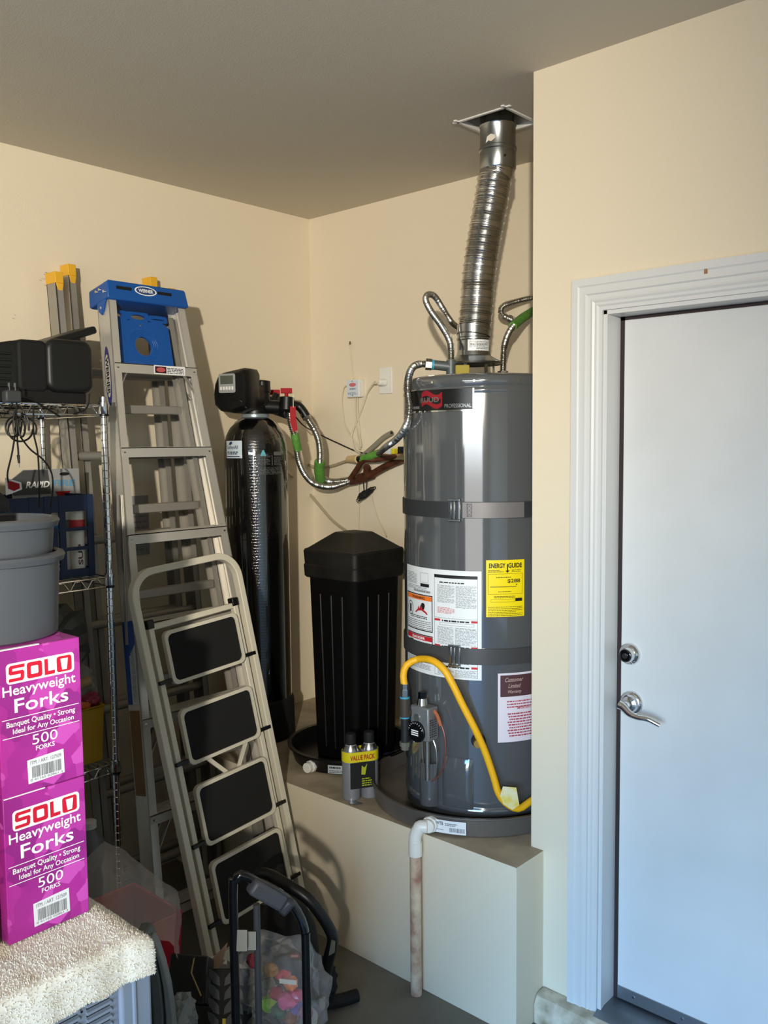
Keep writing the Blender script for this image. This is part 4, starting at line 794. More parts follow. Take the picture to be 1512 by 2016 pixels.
# ------------------------------------------------------------------ blue-topped stepladder
LT, LF, ZT = .30, .795, 2.369
sl_ = thing('stepladder', (LF - .05, -1.1, 0), 'tall aluminium stepladder with a blue top cap folded against the left wall', 'ladder')
tdir = V((LF - LT, 0, -ZT)).normalized(); nrm = V((-tdir.z, 0, tdir.x)).normalized()
if nrm.x < 0: nrm = -nrm
def fx(z): return LT + (LF - LT) * (1 - z / ZT)
def yl_(z): return -1.269 - .179 * (1 - z / ZT)
def yr_(z): return -.954 + .112 * (1 - z / ZT)
def lp(y, z, back=0): return V((fx(z), y, z)) - nrm * back
RD = .078
for yf, sg in ((yl_, 1), (yr_, -1)):
    b = MB(); a0, a1 = lp(yf(0), .0), lp(yf(2.33), 2.33); ax = a1 - a0; a0 = a0 + V((0, 0, .0))
    b.obox(a0, ax, V((0, sg * .0035, 0)), -nrm * RD); b.obox(a0, ax, V((0, sg * .030, 0)), -nrm * .0035); b.obox(a0 - nrm * (RD - .0035), ax, V((0, sg * .026, 0)), -nrm * .0035)
    for k in (.022, .03, .050): b.obox(a0 - nrm * k + V((0, sg * .0035, 0)), ax, V((0, sg * .004, 0)), -nrm * .003)
    part(sl_, 'front_rail', b, ALU)
    b = MB(); c0_ = lp(yf(.0) - sg * .004, 0.0, -.004); b.obox(c0_, ax.normalized() * .06, V((0, sg * .036, 0)), -nrm * (RD + .008)); part(sl_, 'foot', b, BLACKM)
    # rear rails
    b = MB(); r0, r1 = lp(yf(.06) + sg * .034, .06, RD + .006), lp(yf(2.28) + sg * .026, 2.28, RD - .03); rx = r1 - r0
    b.obox(r0, rx, V((0, sg * .003, 0)), -nrm * .045); b.obox(r0, rx, V((0, sg * .022, 0)), -nrm * .003); b.obox(r0 - nrm * .042, rx, V((0, sg * .022, 0)), -nrm * .003)
    part(sl_, 'rear_rail', b, ALUD)
    b = MB(); s0 = lp(yf(1.62) - sg * .003, 1.62, .02); s1_ = lp(yf(1.12) - sg * .003, 1.12, .05); b.bar(s0, s1_, .003, .014, up=nrm); part(sl_, 'spreader_bar', b, mat('zinc', (214, 212, 206), .3, .8))
SZ = [2.062, 1.764, 1.466, 1.166, .858, .552, .25]
steps = []
for z in SZ:
    a, c = yl_(z) + .031, yr_(z) - .031; b = MB(); p = lp(a - .0275, z - .018, .001); wv_ = V((0, c - a + .055, 0))
    b.obox(p, wv_, V((0, 0, .034)), -V((.003, 0, 0))); b.obox(p + V((0, 0, .031)), wv_, V((-.074, 0, 0)), V((0, 0, .003)))
    for k in range(4): b.obox(p + V((-.012 - .016 * k, 0, .034)), wv_, V((-.006, 0, 0)), V((0, 0, .0015)))
    b.obox(p + V((-.071, 0, .006)), wv_, V((-.003, 0, 0)), V((0, 0, .026)))
    steps.append(part(sl_, 'step', b, ALU))
    for yy, sg in ((a - .016, 1), (c + .016, -1)):
        b = MB().cyl(lp(yy, z, -.0005), lp(yy, z, -.003), .005, n=10); part(steps[-1], 'rivet', b, CHROME)
for i, z in enumerate(SZ):
    if i in (0, 4, 5, 6):
        for yf, sg in ((yl_, 1), (yr_, -1)):
            for bk in (.012, .06):
                dz = .07 if i == 0 else .11
                b = MB().bar(lp(yf(z - dz) + sg * .012, z - dz - .02, bk), lp(yf(z) + sg * (.055 if i == 0 else .085), z - .012, bk), .003, .013, up=nrm); part(sl_, 'knee_brace', b, mat('zinc', (214, 212, 206), .3, .8))
for z in (1.94, 1.58, 1.28, .98, .68):
    b = MB().bar(lp(yl_(z) + .036, z, RD + .028), lp(yr_(z) - .036, z, RD + .028), .028, .032, up=(0, 0, 1)); part(sl_, 'rear_brace', b, ALUD, bevel=.004)
# cap
b = MB(); y0, y1 = yl_(ZT) - .014, yr_(ZT) + .014; c0_ = lp(y0, ZT - .067, -.012)
b.prism([(0, .004), (.012, 0), (y1 - y0 - .012, 0), (y1 - y0, .004), (y1 - y0 - .006, .064), (y1 - y0 - .014, .07), (.014, .07), (.006, .064)], c0_, V((0, 1, 0)), (-tdir), -nrm * .13)
cap = part(sl_, 'top_cap', b, BLUE, bevel=.005)
b = MB(); b.prism([(0, .002), (.06, .002), (.055, -.03), (.04, -.045), (.024, -.03), (.012, -.01)], c0_ + V((0, -.002, 0)) - nrm * .014, -nrm, -tdir, V((0, .008, 0))); part(cap, 'side_bracket', b, BLUE, bevel=.002)
for k, t in ((.018, .03), (.045, .045), (.068, .045), (.05, -.02)):
    p = c0_ - nrm * k - tdir * t + V((0, -.001, 0)); b = MB().cyl(p + V((0, .004, 0)), p + V((0, -.003, 0)), .005, n=10); part(cap, 'rivet', b, CHROME)
q = plane_map(c0_ + nrm * .0002, V((0, 1, 0)), -tdir, .0004); ww = y1 - y0
for x0 in (.115, .61):
    b = MB(); b.rect(ww * x0, .038, ww * (x0 + .18), .050, q); part(cap, 'slot', b, BLACKM)
def oval(cx, cy, rx, ry, q, n=24): return [(cx + rx * cos(2 * pi * i / n), cy + ry * sin(2 * pi * i / n)) for i in range(n)]
b = MB().poly(oval(ww * .465, .044, ww * .135, .0175, q), q); em = part(cap, 'emblem', b, WINK)
q2 = plane_map(c0_ + nrm * .0006, V((0, 1, 0)), -tdir, .0006); b = MB().poly(oval(ww * .465, .044, ww * .118, .014, q2), q2); part(em, 'emblem_field', b, mat('emblem_blue', (40, 70, 120), .4))
q3 = plane_map(c0_ + nrm * .001, V((0, 1, 0)), -tdir, .0008); b = MB().text('WERNER', ww * .375, .0375, ww * .18, .013, q3, .03); part(em, 'emblem_letters', b, WINK)
# folded blue paint shelf
zb, zt_ = 2.082, 2.285; a, c = yl_(2.2) + .036, yr_(2.2) - .062; pw = c - a; ph = (zt_ - zb) / abs(tdir.z)
O = lp(a, zb, .045)
def rectring(x0, y0, x1, y1, cx, cy, r, n=32):
    outp, inp = [], []
    for i in range(n):
        t = 2 * pi * i / n; k = min((x1 - cx if cos(t) > 0 else cx - x0) / max(abs(cos(t)), 1e-6), (y1 - cy if sin(t) > 0 else cy - y0) / max(abs(sin(t)), 1e-6))
        outp.append((cx + k * cos(t), cy + k * sin(t))); inp.append((cx + r * cos(t), cy + r * sin(t)))
    return outp, inp
def ringprism(b, outp, inp, O, ux, uy, dz):
    P = lambda l, o: [V(O) + ux * x + uy * y + o for x, y in l]; n = len(outp)
    b.ring_loft([P(inp, V()), P(outp, V()), P(outp, dz), P(inp, dz), P(inp, V())], cap=False)
b = MB(); ux, uy = V((0, 1, 0)), -tdir
o_, i_ = rectring(0, 0, pw, ph * .84, pw * .50, ph * .38, .036); ringprism(b, o_, i_, O, ux, uy, -nrm * .012)
o_, i_ = rectring(pw * .30, ph * .84, pw * .66, ph, pw * .48, ph * .91, .001)
i_ = [(pw * .48 + pw * .13 * cos(2 * pi * k / 32), ph * .91 + ph * .045 * sin(2 * pi * k / 32)) for k in range(32)]; ringprism(b, o_, i_, O, ux, uy, -nrm * .012)
o_, _ = rectring(0, ph * .84, pw * .30, ph, pw * .15, ph * .92, .001); i_ = [(pw * .15 + pw * .05 * cos(2 * pi * k / 32), ph * .92 + ph * .035 * sin(2 * pi * k / 32)) for k in range(32)]; ringprism(b, o_, i_, O, ux, uy, -nrm * .012)
o_, _ = rectring(pw * .66, ph * .84, pw, ph * .97, pw * .83, ph * .90, .001); i_ = [(pw * .83 + pw * .12 * cos(2 * pi * k / 32), ph * .90 + ph * .012 * sin(2 * pi * k / 32)) for k in range(32)]; ringprism(b, o_, i_, O, ux, uy, -nrm * .012)
b.obox(O, ux * pw, -uy * .012, -nrm * .03); sh = part(sl_, 'paint_shelf', b, BLUE)
for r in (.044, .052, .060):
    b = MB(); b.tube([O + ux * (pw * .5 + r * cos(t)) + uy * (ph * .38 + r * sin(t)) + nrm * .0005 for t in [2 * pi * k / 40 for k in range(41)]], .0012, n=6, smooth=False); part(sh, 'moulded_ring', b, BLUE)
p = O + ux * pw * .5 + uy * ph * .76; b = MB().cyl(p, p + nrm * .003, .004, n=10); part(sh, 'rivet', b, CHROME)
# step sticker
z = SZ[0]; a = yl_(z); q = plane_map(lp(yl_(z) + .16, z - .017, -.0006), V((0, 1, 0)), V((0, 0, 1)), .0008); b = MB().rect(0, 0, .135, .032, q); ss = part(steps[0], 'sticker', b, WINK)
q = plane_map(lp(yl_(z) + .16, z - .017, -.0012), V((0, 1, 0)), V((0, 0, 1)), .0010); b = MB().rect(.004, .004, .052, .028, q); part(ss, 'sticker_block', b, mat('sticker_dark', (60, 20, 24), .5))
q3_ = plane_map(lp(yl_(z) + .16, z - .017, -.0018), V((0, 1, 0)), V((0, 0, 1)), .0012); b = MB().poly(oval(.028, .016, .019, .0085, None), q3_); part(ss, 'sticker_oval', b, mat('sticker_red', (190, 90, 90), .5))
b = MB().lines(.056, .005, .128, .027, 4, q, .5, 90, .012); part(ss, 'sticker_print', b, INK, kind='stuff')
# WERNER mark along the outer face of the rail nearest the shelf
zc = 2.04; q = lambda x, y: lp(yl_(zc) - .0015, zc) - nrm * (RD * .45) + V((0, (yl_(2.2) - yl_(1.9)) / .3 * (-x * tdir.z) * -1 * 0, 0)) + tdir * x + nrm * y
def rq(off): 
    def f(x, y):
        p = lp(0, zc) - nrm * (RD * .5) + tdir * x + nrm * y; p.y = yl_(p.z) - off; return p
    return f
b = MB().poly(oval(0, 0, .108, .019, None), rq(.0008)); rm = part(sl_, 'rail_emblem', b, mat('emblem_navy', (52, 52, 110), .45))
b = MB().poly(oval(0, 0, .078, .0155, None), rq(.0014)); part(rm, 'emblem_field', b, mat('field_silver', (190, 186, 176), .4))
b = MB().text('WERNER', -.068, -.009, .136, .018, rq(.002), .03); part(rm, 'emblem_letters', b, INK)
# warning paper seen through the rungs
p0 = hx(258, 1095, .004); p1 = hx(292, 975, .004); q = plane_map((.003, p0.y, p0.z), (0, 1, 0), (0, 0, 1), 0)
b = MB().box((.001, p0.y, p0.z), (.003, p1.y, p1.z)); ppn = thing('paper_notice', (.001, p0.y, p0.z), 'grey printed paper notice on the left wall behind the ladders', 'paper'); part(ppn, 'sheet', b, mat('grey_paper', (150, 150, 148), .7))
q = plane_map((.0035, p0.y, p0.z), (0, 1, 0), (0, 0, 1), .0005); b = MB().lines(.01, .02, p1.y - p0.y - .01, p1.z - p0.z - .02, 9, q, .3, 91, .03); part(ppn, 'printing', b, GINK, kind='stuff')

# ------------------------------------------------------------------ white step stool
T0, F0 = V((.64, -1.19, 1.30)), V((.89, -1.093, 0)); up_ = (T0 - F0).normalized(); LEN = (T0 - F0).length; se = V((0, 1, 0)); se = (se - up_ * se.dot(up_)).normalized(); sn = se.cross(up_).normalized()
if sn.x < 0: sn = -sn
so_ = thing('step_stool', (F0.x, F0.y, 0), 'folded white step stool with four black treads leaning on the stepladder', 'step stool')
SW = mat('stool_cream', (214, 208, 190), .4)
def sp(a, h, d=0): return F0 + se * a + up_ * h + sn * d      # across, along, forward
HTOP = LEN * 1.062
def hw(h): return .223 + (.229 - .223) * h / LEN
def flat_tube(b, pts, w, d):    # rectangular section swept along pts lying in the stool plane
    pts = [p for p in pts]; rings = []
    for i, p in enumerate(pts):
        t = (pts[min(i + 1, len(pts) - 1)] - pts[max(i - 1, 0)]).normalized(); s_ = t.cross(sn).normalized()
        rings.append([p + s_ * w / 2 + sn * 0, p - s_ * w / 2, p - s_ * w / 2 - sn * d, p + s_ * w / 2 - sn * d])
    b.ring_loft(rings)
rc = .085; arch = [sp(-hw(0) + .012, .0)]
arch += [sp(-hw(HTOP) + .012, HTOP - rc)] + [sp(-hw(HTOP) + .012 + rc - rc * cos(t), HTOP - rc + rc * sin(t)) for t in [pi / 2 * k / 8 for k in range(1, 9)]]
arch += [sp(hw(HTOP) - .012 - rc + rc * sin(t), HTOP - rc + rc * cos(t)) for t in [pi / 2 * k / 8 for k in range(0, 9)]] + [sp(hw(0) - .012, 0)]
b = MB(); flat_tube(b, arch, .024, .032); part(so_, 'front_frame', b, SW, bevel=.003)
for sg in (-1, 1):
    b = MB(); p0, p1 = sp(sg * (hw(0) - .048), .02, -.008), sp(sg * (hw(1.2) - .05), LEN * .93, -.008); flat_tube(b, [p0, p1], .02, .024); part(so_, 'rear_leg', b, SW, bevel=.003)
    b = MB(); p = sp(sg * (hw(1.2) - .05), LEN * .93, -.006); b.obox(p - se * .013 - up_ * .012, se * .026, up_ * .03, -sn * .03); part(so_, 'leg_cap', b, BLACKP, bevel=.003)
    b = MB(); p = sp(sg * (hw(0) - .012), 0, .002); b.obox(p - se * .015 - up_ * .0, se * .03, up_ * .045, -sn * .036); part(so_, 'foot', b, BLACKM, bevel=.003)
hs_ = lambda z: z / up_.z
for zt2, zb2 in ((1.178, 1.0), (.917, .732), (.664, .462), (.41, .20)):
    h0, h1 = hs_(zb2), hs_(zt2); x0, x1 = -.146, .165
    fr = MB(); R0 = rounded(x1 - x0, h1 - h0, .022, 5); inner = [(.012 + x * (x1 - x0 - .024) / (x1 - x0), .012 + y * (h1 - h0 - .024) / (h1 - h0)) for x, y in R0]
    ringprism(fr, R0, inner, sp(x0, h0, .006), se, up_, -sn * .02); sp_ = part(so_, 'step_frame', fr, SW, bevel=.002)
    b = MB().prism(inner, sp(x0, h0, .001), se, up_, -sn * .012); part(sp_, 'tread', b, mat('tread_black', (20, 21, 21), .85, bump=.4, bscale=350))
    for sg, xx in ((-1, x0), (1, x1)):
        b = MB(); p = sp(xx + (0 if sg > 0 else -.05), h0 + .014, .004); b.obox(p, se * .05, up_ * .013, -sn * .012); part(so_, 'hinge_pin', b, BLACKP, bevel=.002)
for (a0, h0, a1, h1) in ((-.08, hs_(.75), .02, hs_(.64)), (.12, hs_(.75), .04, hs_(.64))):
    b = MB(); flat_tube(b, [sp(a0, h0, -.012), sp(a1, h1, -.012)], .014, .006); part(so_, 'diagonal_brace', b, SW)
b = MB(); flat_tube(b, [sp(-.17, hs_(.10), -.012), sp(.17, hs_(.10), -.012)], .03, .02); part(so_, 'cross_bar', b, SW, bevel=.003)
b = MB(); flat_tube(b, [sp(-.17, hs_(1.2), -.012), sp(.17, hs_(1.2), -.012)], .02, .02); part(so_, 'cross_bar', b, SW, bevel=.003)

# ------------------------------------------------------------------ wire shelving
XS0, XS1, YS0, YS1 = .052, .48, -2.30, -1.405
wsf = thing('wire_shelf_unit', ((XS0 + XS1) / 2, (YS0 + YS1) / 2, 0), 'chrome wire shelving unit against the left wall', 'shelf')
for x in (XS0, XS1):
    for y in (YS0, YS1):
        r_ = .0125
        b = MB().tube([V((x, y, .0)), V((x, y, 1.948))], lambda L: r_ - (.0012 if (L % .0254) < .0024 else 0), n=14, step=.0016); ps = part(wsf, 'post', b, CHROME)
        for z in (1.92, 1.345, .70, .16):
            b = MB().lathe([(.0165, -.028), (.0175, -.026), (.0165, .012), (.0145, .014)], (x, y, z), 18); part(ps, 'collar', b, CHROME)
            b = MB().cyl((x, y, z - .036), (x, y, z - .026), .0162, n=16); part(ps, 'sleeve', b, BLACKP)
SHZ = [1.92, 1.345, .70, .16]
for z in SHZ:
    b = MB()
    def wire(p, q_, r): b.cyl(p, q_, r, n=8)
    for x in (XS0, XS1): wire((x, YS0, z), (x, YS1, z), .0032); wire((x, YS0, z - .032), (x, YS1, z - .032), .0032)
    for y in (YS0, YS1): wire((XS0, y, z), (XS1, y, z), .0032); wire((XS0, y, z - .032), (XS1, y, z - .032), .0032)
    fr = part(wsf, 'shelf', b, CHROME)
    b = MB()
    for x in (XS0, XS1):
        pts = []; n = 14; L = (YS1 - YS0 - .04) / n
        for i in range(n): y = YS0 + .02 + L * i; pts += [V((x, y, z - .030)), V((x, y + L * .28, z - .004)), V((x, y + L * .62, z - .004)), V((x, y + L * .92, z - .030))]
        b.tube(pts, .0024, n=6, smooth=False)
    part(fr, 'truss_wire', b, CHROME)
    b = MB(); n = 34
    for i in range(n): y = YS0 + .02 + (YS1 - YS0 - .04) * i / (n - 1); b.cyl((XS0, y, z + .003), (XS1, y, z + .003), .0018, n=6, cap=False)
    for x in (XS0 + .14, XS0 + .28): b.cyl((x, YS0, z - .002), (x, YS1, z - .002), .0028, n=6, cap=False)
    part(fr, 'deck_wires', b, CHROME, kind='stuff')

# black appliance on the top shelf
DK = mat('appliance_black', (20, 22, 22), .42)
ap = thing('black_appliance', (.30, -1.55, 1.926), 'black plastic appliance with a rounded end on the top wire shelf', 'appliance')
b = MB(); RR = rounded(.165, .175, .035, 6); b.prism([(x, y) for x, y in RR], (.42, -1.565, 1.962), (0, 1, 0), (0, 0, 1), (-.24, 0, 0)); part(ap, 'end_housing', b, DK, bevel=.018, seg=4)
b = MB().prism(rounded(.10, .165, .02, 5), (.405, -1.655, 1.962), (0, 1, 0), (0, 0, 1), (-.22, 0, 0)); part(ap, 'neck', b, BLACKM, bevel=.01, seg=3)
b = MB().prism([(0, 0), (.34, 0), (.34, .17), (.30, .165), (0, .10)], (.395, -1.97, 1.955), (0, 1, 0), (0, 0, 1), (-.2, 0, 0)); part(ap, 'ribbed_body', b, DK, bevel=.008)
for k in range(6):
    b = MB().box((.393, -1.76 + .003 * k, 1.975 + .02 * k), (.400, -1.68 + .002 * k, 1.983 + .02 * k)); part(ap, 'rib', b, DK, bevel=.002)
b = MB().prism(rounded(.40, .05, .012, 4), (.40, -1.82, 1.9250), (0, 1, 0), (0, 0, 1), (-.20, 0, 0)); part(ap, 'base', b, BLACKM, bevel=.006)
a0, a1 = hx(40, 690, .27), hx(170, 652, .25); b = MB().bar(a0, a1, .13, .026, up=(0, -.25, 1)); part(ap, 'raised_lid', b, DK, bevel=.008)
b = MB().bar(hx(110, 690, .30), hx(150, 668, .29), .05, .03, up=(0, -.4, 1)); part(ap, 'lid_hinge', b, BLACKM, bevel=.006)
# power cord with plug
CB = mat('cord_black', (16, 15, 15), .5)
pc = thing('power_cord', hx(32, 790, .505), 'black power cord with two-pin plug dangling over the top shelf edge', 'cord')
b = MB(); p = hx(24, 790, .505); b.box((p.x - .012, p.y - .028, p.z - .005), (p.x + .02, p.y + .022, p.z + .032)); pl2 = part(pc, 'plug', b, DGREY, bevel=.006)
for dy in (-.010, .008):
    b = MB().box((p.x + .001, p.y + dy - .002, p.z + .03), (p.x + .008, p.y + dy + .001, p.z + .055)); part(pl2, 'prong', b, CHROME)
def cx_(u, v, X=.515): return hx(u, v, X)
b = MB().tube([cx_(38, 780), cx_(60, 785), cx_(85, 800), cx_(118, 820)], .0032, n=8); part(pc, 'lead', b, CB)
R_ = random.Random(3); b = MB()
for k, (cxx, cyy, rx, ry) in enumerate(((28, 840, 17, 20), (42, 845, 26, 24), (36, 830, 10, 28), (45, 838, 8, 22))):
    b.tube([cx_(cxx + rx * cos(t) + (t - 3) * 1.2, cyy + ry * sin(t), .51 + .004 * k + .006 * sin(t)) for t in [2 * pi * i / 14 for i in range(16)]], .003, n=7)
part(pc, 'coil', b, CB)
for pts in ([(33, 790), (32, 815), (30, 850), (24, 890), (15, 930), (16, 950)], [(36, 825), (34, 860), (36, 890), (36, 900)], [(40, 860), (60, 885), (85, 905), (101, 930), (104, 960), (100, 1000)], [(66, 800), (66, 850), (74, 890), (77, 940), (78, 1000)], [(176, 775), (174, 795), (165, 808), (145, 815)]):
    b = MB().tube([cx_(u, v, .515) for u, v in pts], .0028, n=7); part(pc, 'strand', b, CB)
b = MB(); b.cyl(cx_(36, 896), cx_(37.5, 912), .005, .0035, n=8); part(pc, 'jack', b, CB)
b = MB(); b.cyl(cx_(37.5, 912), cx_(38, 920), .0018, n=8); part(pc, 'jack_tip', b, CHROME)

# blue crate on the middle shelf
zsh = 1.350
cr = thing('blue_crate', (.32, -1.58, zsh), 'blue plastic lattice crate on the middle wire shelf', 'crate')
CBL = mat('crate_blue', (18, 38, 72), .55); x0, x1, y0, y1, z1 = .17, .44, -1.86, -1.432, zsh + .275
for xx, sg in ((x1, -1), (x0, 1)):
    b = MB()
    for yy in (y0, y0 + .105, y0 + .205, y0 + .255, y0 + .305, y0 + .405): b.box((min(xx, xx + sg * .008), yy, zsh), (max(xx, xx + sg * .008), yy + .022, z1))
    for zz, hh in ((zsh, .03), (zsh + .09, .014), (zsh + .155, .014), (z1 - .055, .055)): b.box((min(xx + sg * .0015, xx + sg * .0065), y0 + .001, zz + .0012), (max(xx + sg * .0015, xx + sg * .0065), y1 - .001, zz + hh - .0012))
    if sg == -1: b.box((x1 - .0055, y0 + .21, zsh + .095), (x1 - .003, y0 + .30, zsh + .165))
    part(cr, 'lattice_side', b, CBL)
for yy in (y0, y1 - .008):
    b = MB()
    for xx in (x0 + .008, x0 + .09, x0 + .165, x1 - .03): b.box((xx, yy, zsh), (xx + .022, yy + .008, z1))
    for zz, hh in ((zsh, .03), (zsh + .09, .014), (z1 - .055, .055)): b.box((x0 + .009, yy + .0015, zz + .0012), (x1 - .009, yy + .0065, zz + hh - .0012))
    part(cr, 'lattice_end', b, CBL)
b = MB().box((x0 + .008, y0 + .008, zsh + .001), (x1 - .008, y1 - .008, zsh + .006)); part(cr, 'floor_panel', b, CBL)
tubes = [((.405, -1.475), WINK, (196, 60, 66), 'white caulk tube with a red lower band in the blue crate, beside the end panel'), ((.405, -1.545), WINK, (46, 120, 176), 'white caulk tube with a blue cap band in the middle of the blue crate'), ((.395, -1.60), WINK, (60, 60, 70), 'slim white caulk tube leaning in the blue crate'), ((.37, -1.49), WINK, (120, 120, 110), 'cream caulk tube at the back corner of the blue crate')]
for (xx, yy), mm, cc, lb_ in tubes:
    t = thing('caulk_tube', (xx, yy, zsh + .006), lb_, 'caulk tube', 'caulk tubes in the blue crate'); r_ = .024 if 'slim' not in lb_ else .014
    b = MB().lathe([(r_, 0), (r_, .215), (r_ - .003, .22), (.006, .222), (.004, .26)], (xx, yy, zsh + .006), 20); part(t, 'cartridge', b, mat('tube_white', (216, 216, 208), .45))
    b = MB().lathe([(r_ + .0006, .15), (r_ + .0006, .185)], (xx, yy, zsh + .006), 20, cap=False); part(t, 'colour_band', b, mat('band_%d_%d' % (cc[0], cc[1]), cc, .5))
    q = arcmap((xx, yy), r_ + .0008, -.9, zsh + .02); b = MB(); mp = lambda x, y: q(y, x); wd_ = {0: 'SUP', 1: 'MOLD'}.get(tubes.index(((xx, yy), mm, cc, lb_)))
    if wd_: b.text(wd_, .02, .008, .07, .016, lambda x, y: q(.035 - y, x), .02); part(t, 'lettering', b, mat('tube_ink', (80, 40, 44), .5))
cd_ = thing('package_card', (.27, -1.50, zsh + .03), 'grey hanging package card with white and blue lettering standing in the blue crate', 'package')
q0 = V((.262, -1.625, zsh + .0065)); wc, hc_ = .245, .352
b = MB(); b.prism([(0, 0), (wc, 0), (wc - .004, hc_), (.04, hc_), (0, hc_ - .03)], q0, (0, 1, 0), (0, 0, 1), (.004, 0, 0)); part(cd_, 'card', b, mat('card_grey', (150, 152, 154), .5))
q = plane_map(q0 + V((.0045, 0, 0)), (0, 1, 0), (0, 0, 1), .0006)
b = MB(); b.poly([(0, hc_ - .085), (.135, hc_ - .085), (.125, hc_ - .002), (.04, hc_ - .002), (0, hc_ - .03)], q); part(cd_, 'dark_field', b, mat('card_dark', (70, 72, 74), .5))
q = plane_map(q0 + V((.0052, 0, 0)), (0, 1, 0), (0, 0, 1), .0006); b = MB().text('RAPID', .045, hc_ - .062, .082, .022, q, .03, .25); part(cd_, 'white_letters', b, WINK)
b = MB().text('FIRE', .14, hc_ - .060, .08, .022, q, .03, .25); part(cd_, 'blue_letters', b, mat('card_blue', (96, 150, 190), .5))
b = MB().poly([(.15, hc_ - .078), (.205, hc_ - .078), (.195, hc_ - .097), (.16, hc_ - .097)], q); part(cd_, 'red_tab', b, RED)
b = MB().poly(oval(.185, hc_ - .018, .018, .006, None), q); part(cd_, 'hang_hole', b, BLACKM)
b = MB(); bx = V((.43, -1.86, zsh + .005))
tp = thing('tool_pouch', (.46, -1.78, zsh), 'dark grey tool pouch with a red and white emblem in front of the blue crate', 'pouch')
b = MB().prism([(0, .0), (.13, 0), (.13, .265), (.105, .29), (.06, .318), (.03, .315), (0, .29)], (.446, -1.86, zsh + .006), (0, 1, 0), (0, 0, 1), (.026, 0, 0)); part(tp, 'body', b, mat('pouch_grey', (52, 54, 54), .6), bevel=.008)
e0 = hx(10, 940, .474); q = plane_map((.4735, e0.y, e0.z - .055), (0, 1, 0), (0, 0, 1), .0006); b = MB().poly([(0, 0), (.016, .004), (.052, .016), (.05, .038), (0, .055)], q); em2 = part(tp, 'emblem', b, WINK)
q = plane_map((.4742, e0.y, e0.z - .055), (0, 1, 0), (0, 0, 1), .0006); b = MB().poly([(.008, .02), (.026, .012), (.045, .02), (.044, .034), (.006, .047)], q); part(em2, 'emblem_red', b, RED)
bo = thing('blue_bottle', (.50, -1.80, zsh), 'dark blue bottle with a red and white label beside the tool pouch', 'bottle'); bcx = hx(8, 1030, .495)
b = MB().lathe([(.036, 0), (.04, .006), (.04, .15), (.033, .19), (.018, .215), (.016, .235)], (.515, bcx.y, zsh + .006), 24); part(bo, 'body', b, mat('bottle_blue', (24, 52, 78), .35))
q = arcmap((.515, bcx.y), .0406, -1.0, zsh + .04); b = MB().rect(0, 0, .075, .10, q, 6); lb2 = part(bo, 'label', b, RED); q = arcmap((.515, bcx.y), .0412, -1.0, zsh + .04)
b = MB(); b.poly([(.012, .02), (.02, .02), (.026, .08), (.018, .08)], q); b.poly([(.03, .02), (.046, .02), (.046, .03), (.03, .03)], q); b.poly([(.032, .05), (.05, .05), (.05, .06), (.032, .06)], q); part(lb2, 'label_letters', b, WINK)

# yellow bin and odds on the lower shelf
zl = .7055
yb = thing('yellow_bin', (.33, -1.53, zl), 'mustard yellow plastic bin on the lower wire shelf', 'bin')
b = MB(); w0 = [(.15, -1.70), (.44, -1.70), (.44, -1.418), (.15, -1.418)]
ot = lambda z, e: [V((x + (e if x > .3 else -e), y + (e if y > -1.5 else -e), z)) for x, y in w0]
b.ring_loft([ot(zl, -.008), ot(zl + .19, .0), ot(zl + .192, .004), ot(zl + .196, .004), ot(zl + .196, -.003), ot(zl + .006, -.012)]); part(yb, 'tub', b, mat('mustard', (178, 138, 26), .45), bevel=.002)
def blob(name, c, r, m, label, cat, amp=.35, f=3.0, seed=0, sub=3, sx=(1, 1, 1), floor=None, group=None, crease=0):
    bm = bmesh.new(); bmesh.ops.create_icosphere(bm, subdivisions=sub, radius=1)
    for v in bm.verts:
        n_ = noise.noise(v.co * f + V((seed * 7.1, seed * 3.3, 0))); n2 = abs(noise.noise(v.co * f * 2.3 + V((0, seed * 5.1, 2)))) if crease else 0
        v.co *= 1 + amp * n_ - crease * n2
    b = MB(); bm.verts.index_update(); b.add([V(c) + V((v.co.x * r * sx[0], v.co.y * r * sx[1], v.co.z * r * sx[2])) for v in bm.verts], [[v.index for v in f_.verts] for f_ in bm.faces]); bm.free()
    if floor is not None:
        for p in b.v: p.z = max(p.z, floor)
    return solo(name, b, m, c, label, cat, group, smooth=18 if crease else 50)
CLEAR = mat('clear_film', (206, 206, 204), .22, alpha=.30)
GREYF = mat('grey_film', (96, 98, 96), .3, alpha=.72)
blob('grey_plastic_bag', (.30, -1.50, zl + .40), .11, GREYF, 'limp grey plastic bag heaped on top of the yellow bin', 'bag', .3, 2.2, 1, 3, (.9, 1.0, 1.25), None, None, .4)
blob('clear_plastic_bag', (.33, -1.46, zl + .265), .07, CLEAR, 'crumpled clear plastic bag stuffed into the yellow bin', 'bag', .35, 2.6, 2, 3, (1, .9, .9), None, None, .45)
blob('dark_bundle', (.295, -1.56, zl + .105), .11, mat('dark_stuffing', (40, 36, 34), .8), 'dark bundle filling the yellow bin under the bags', 'bundle', .3, 2.5, 3, 3, (.8, .7, .95), None, None, .2)
blob('pink_wrapper', (.405, -1.445, zl + .212), .026, mat('pink_wrap', (160, 66, 84), .4), 'pink wrapped lump at the rim of the yellow bin', 'wrapper', .4, 2.5, 4, 3, (1, 1.2, 1), None, None, .45)
p = hx(160, 1350, .40); b = MB().cyl((.40, -1.66, p.z - .02), (.405, hx(175, 1345, .40).y, p.z + .012), .017, n=14); solo('wooden_stick', b, mat('dowel', (168, 138, 96), .7), (.40, -1.6, p.z), 'round pale wooden stick poking out over the yellow bin', 'stick')
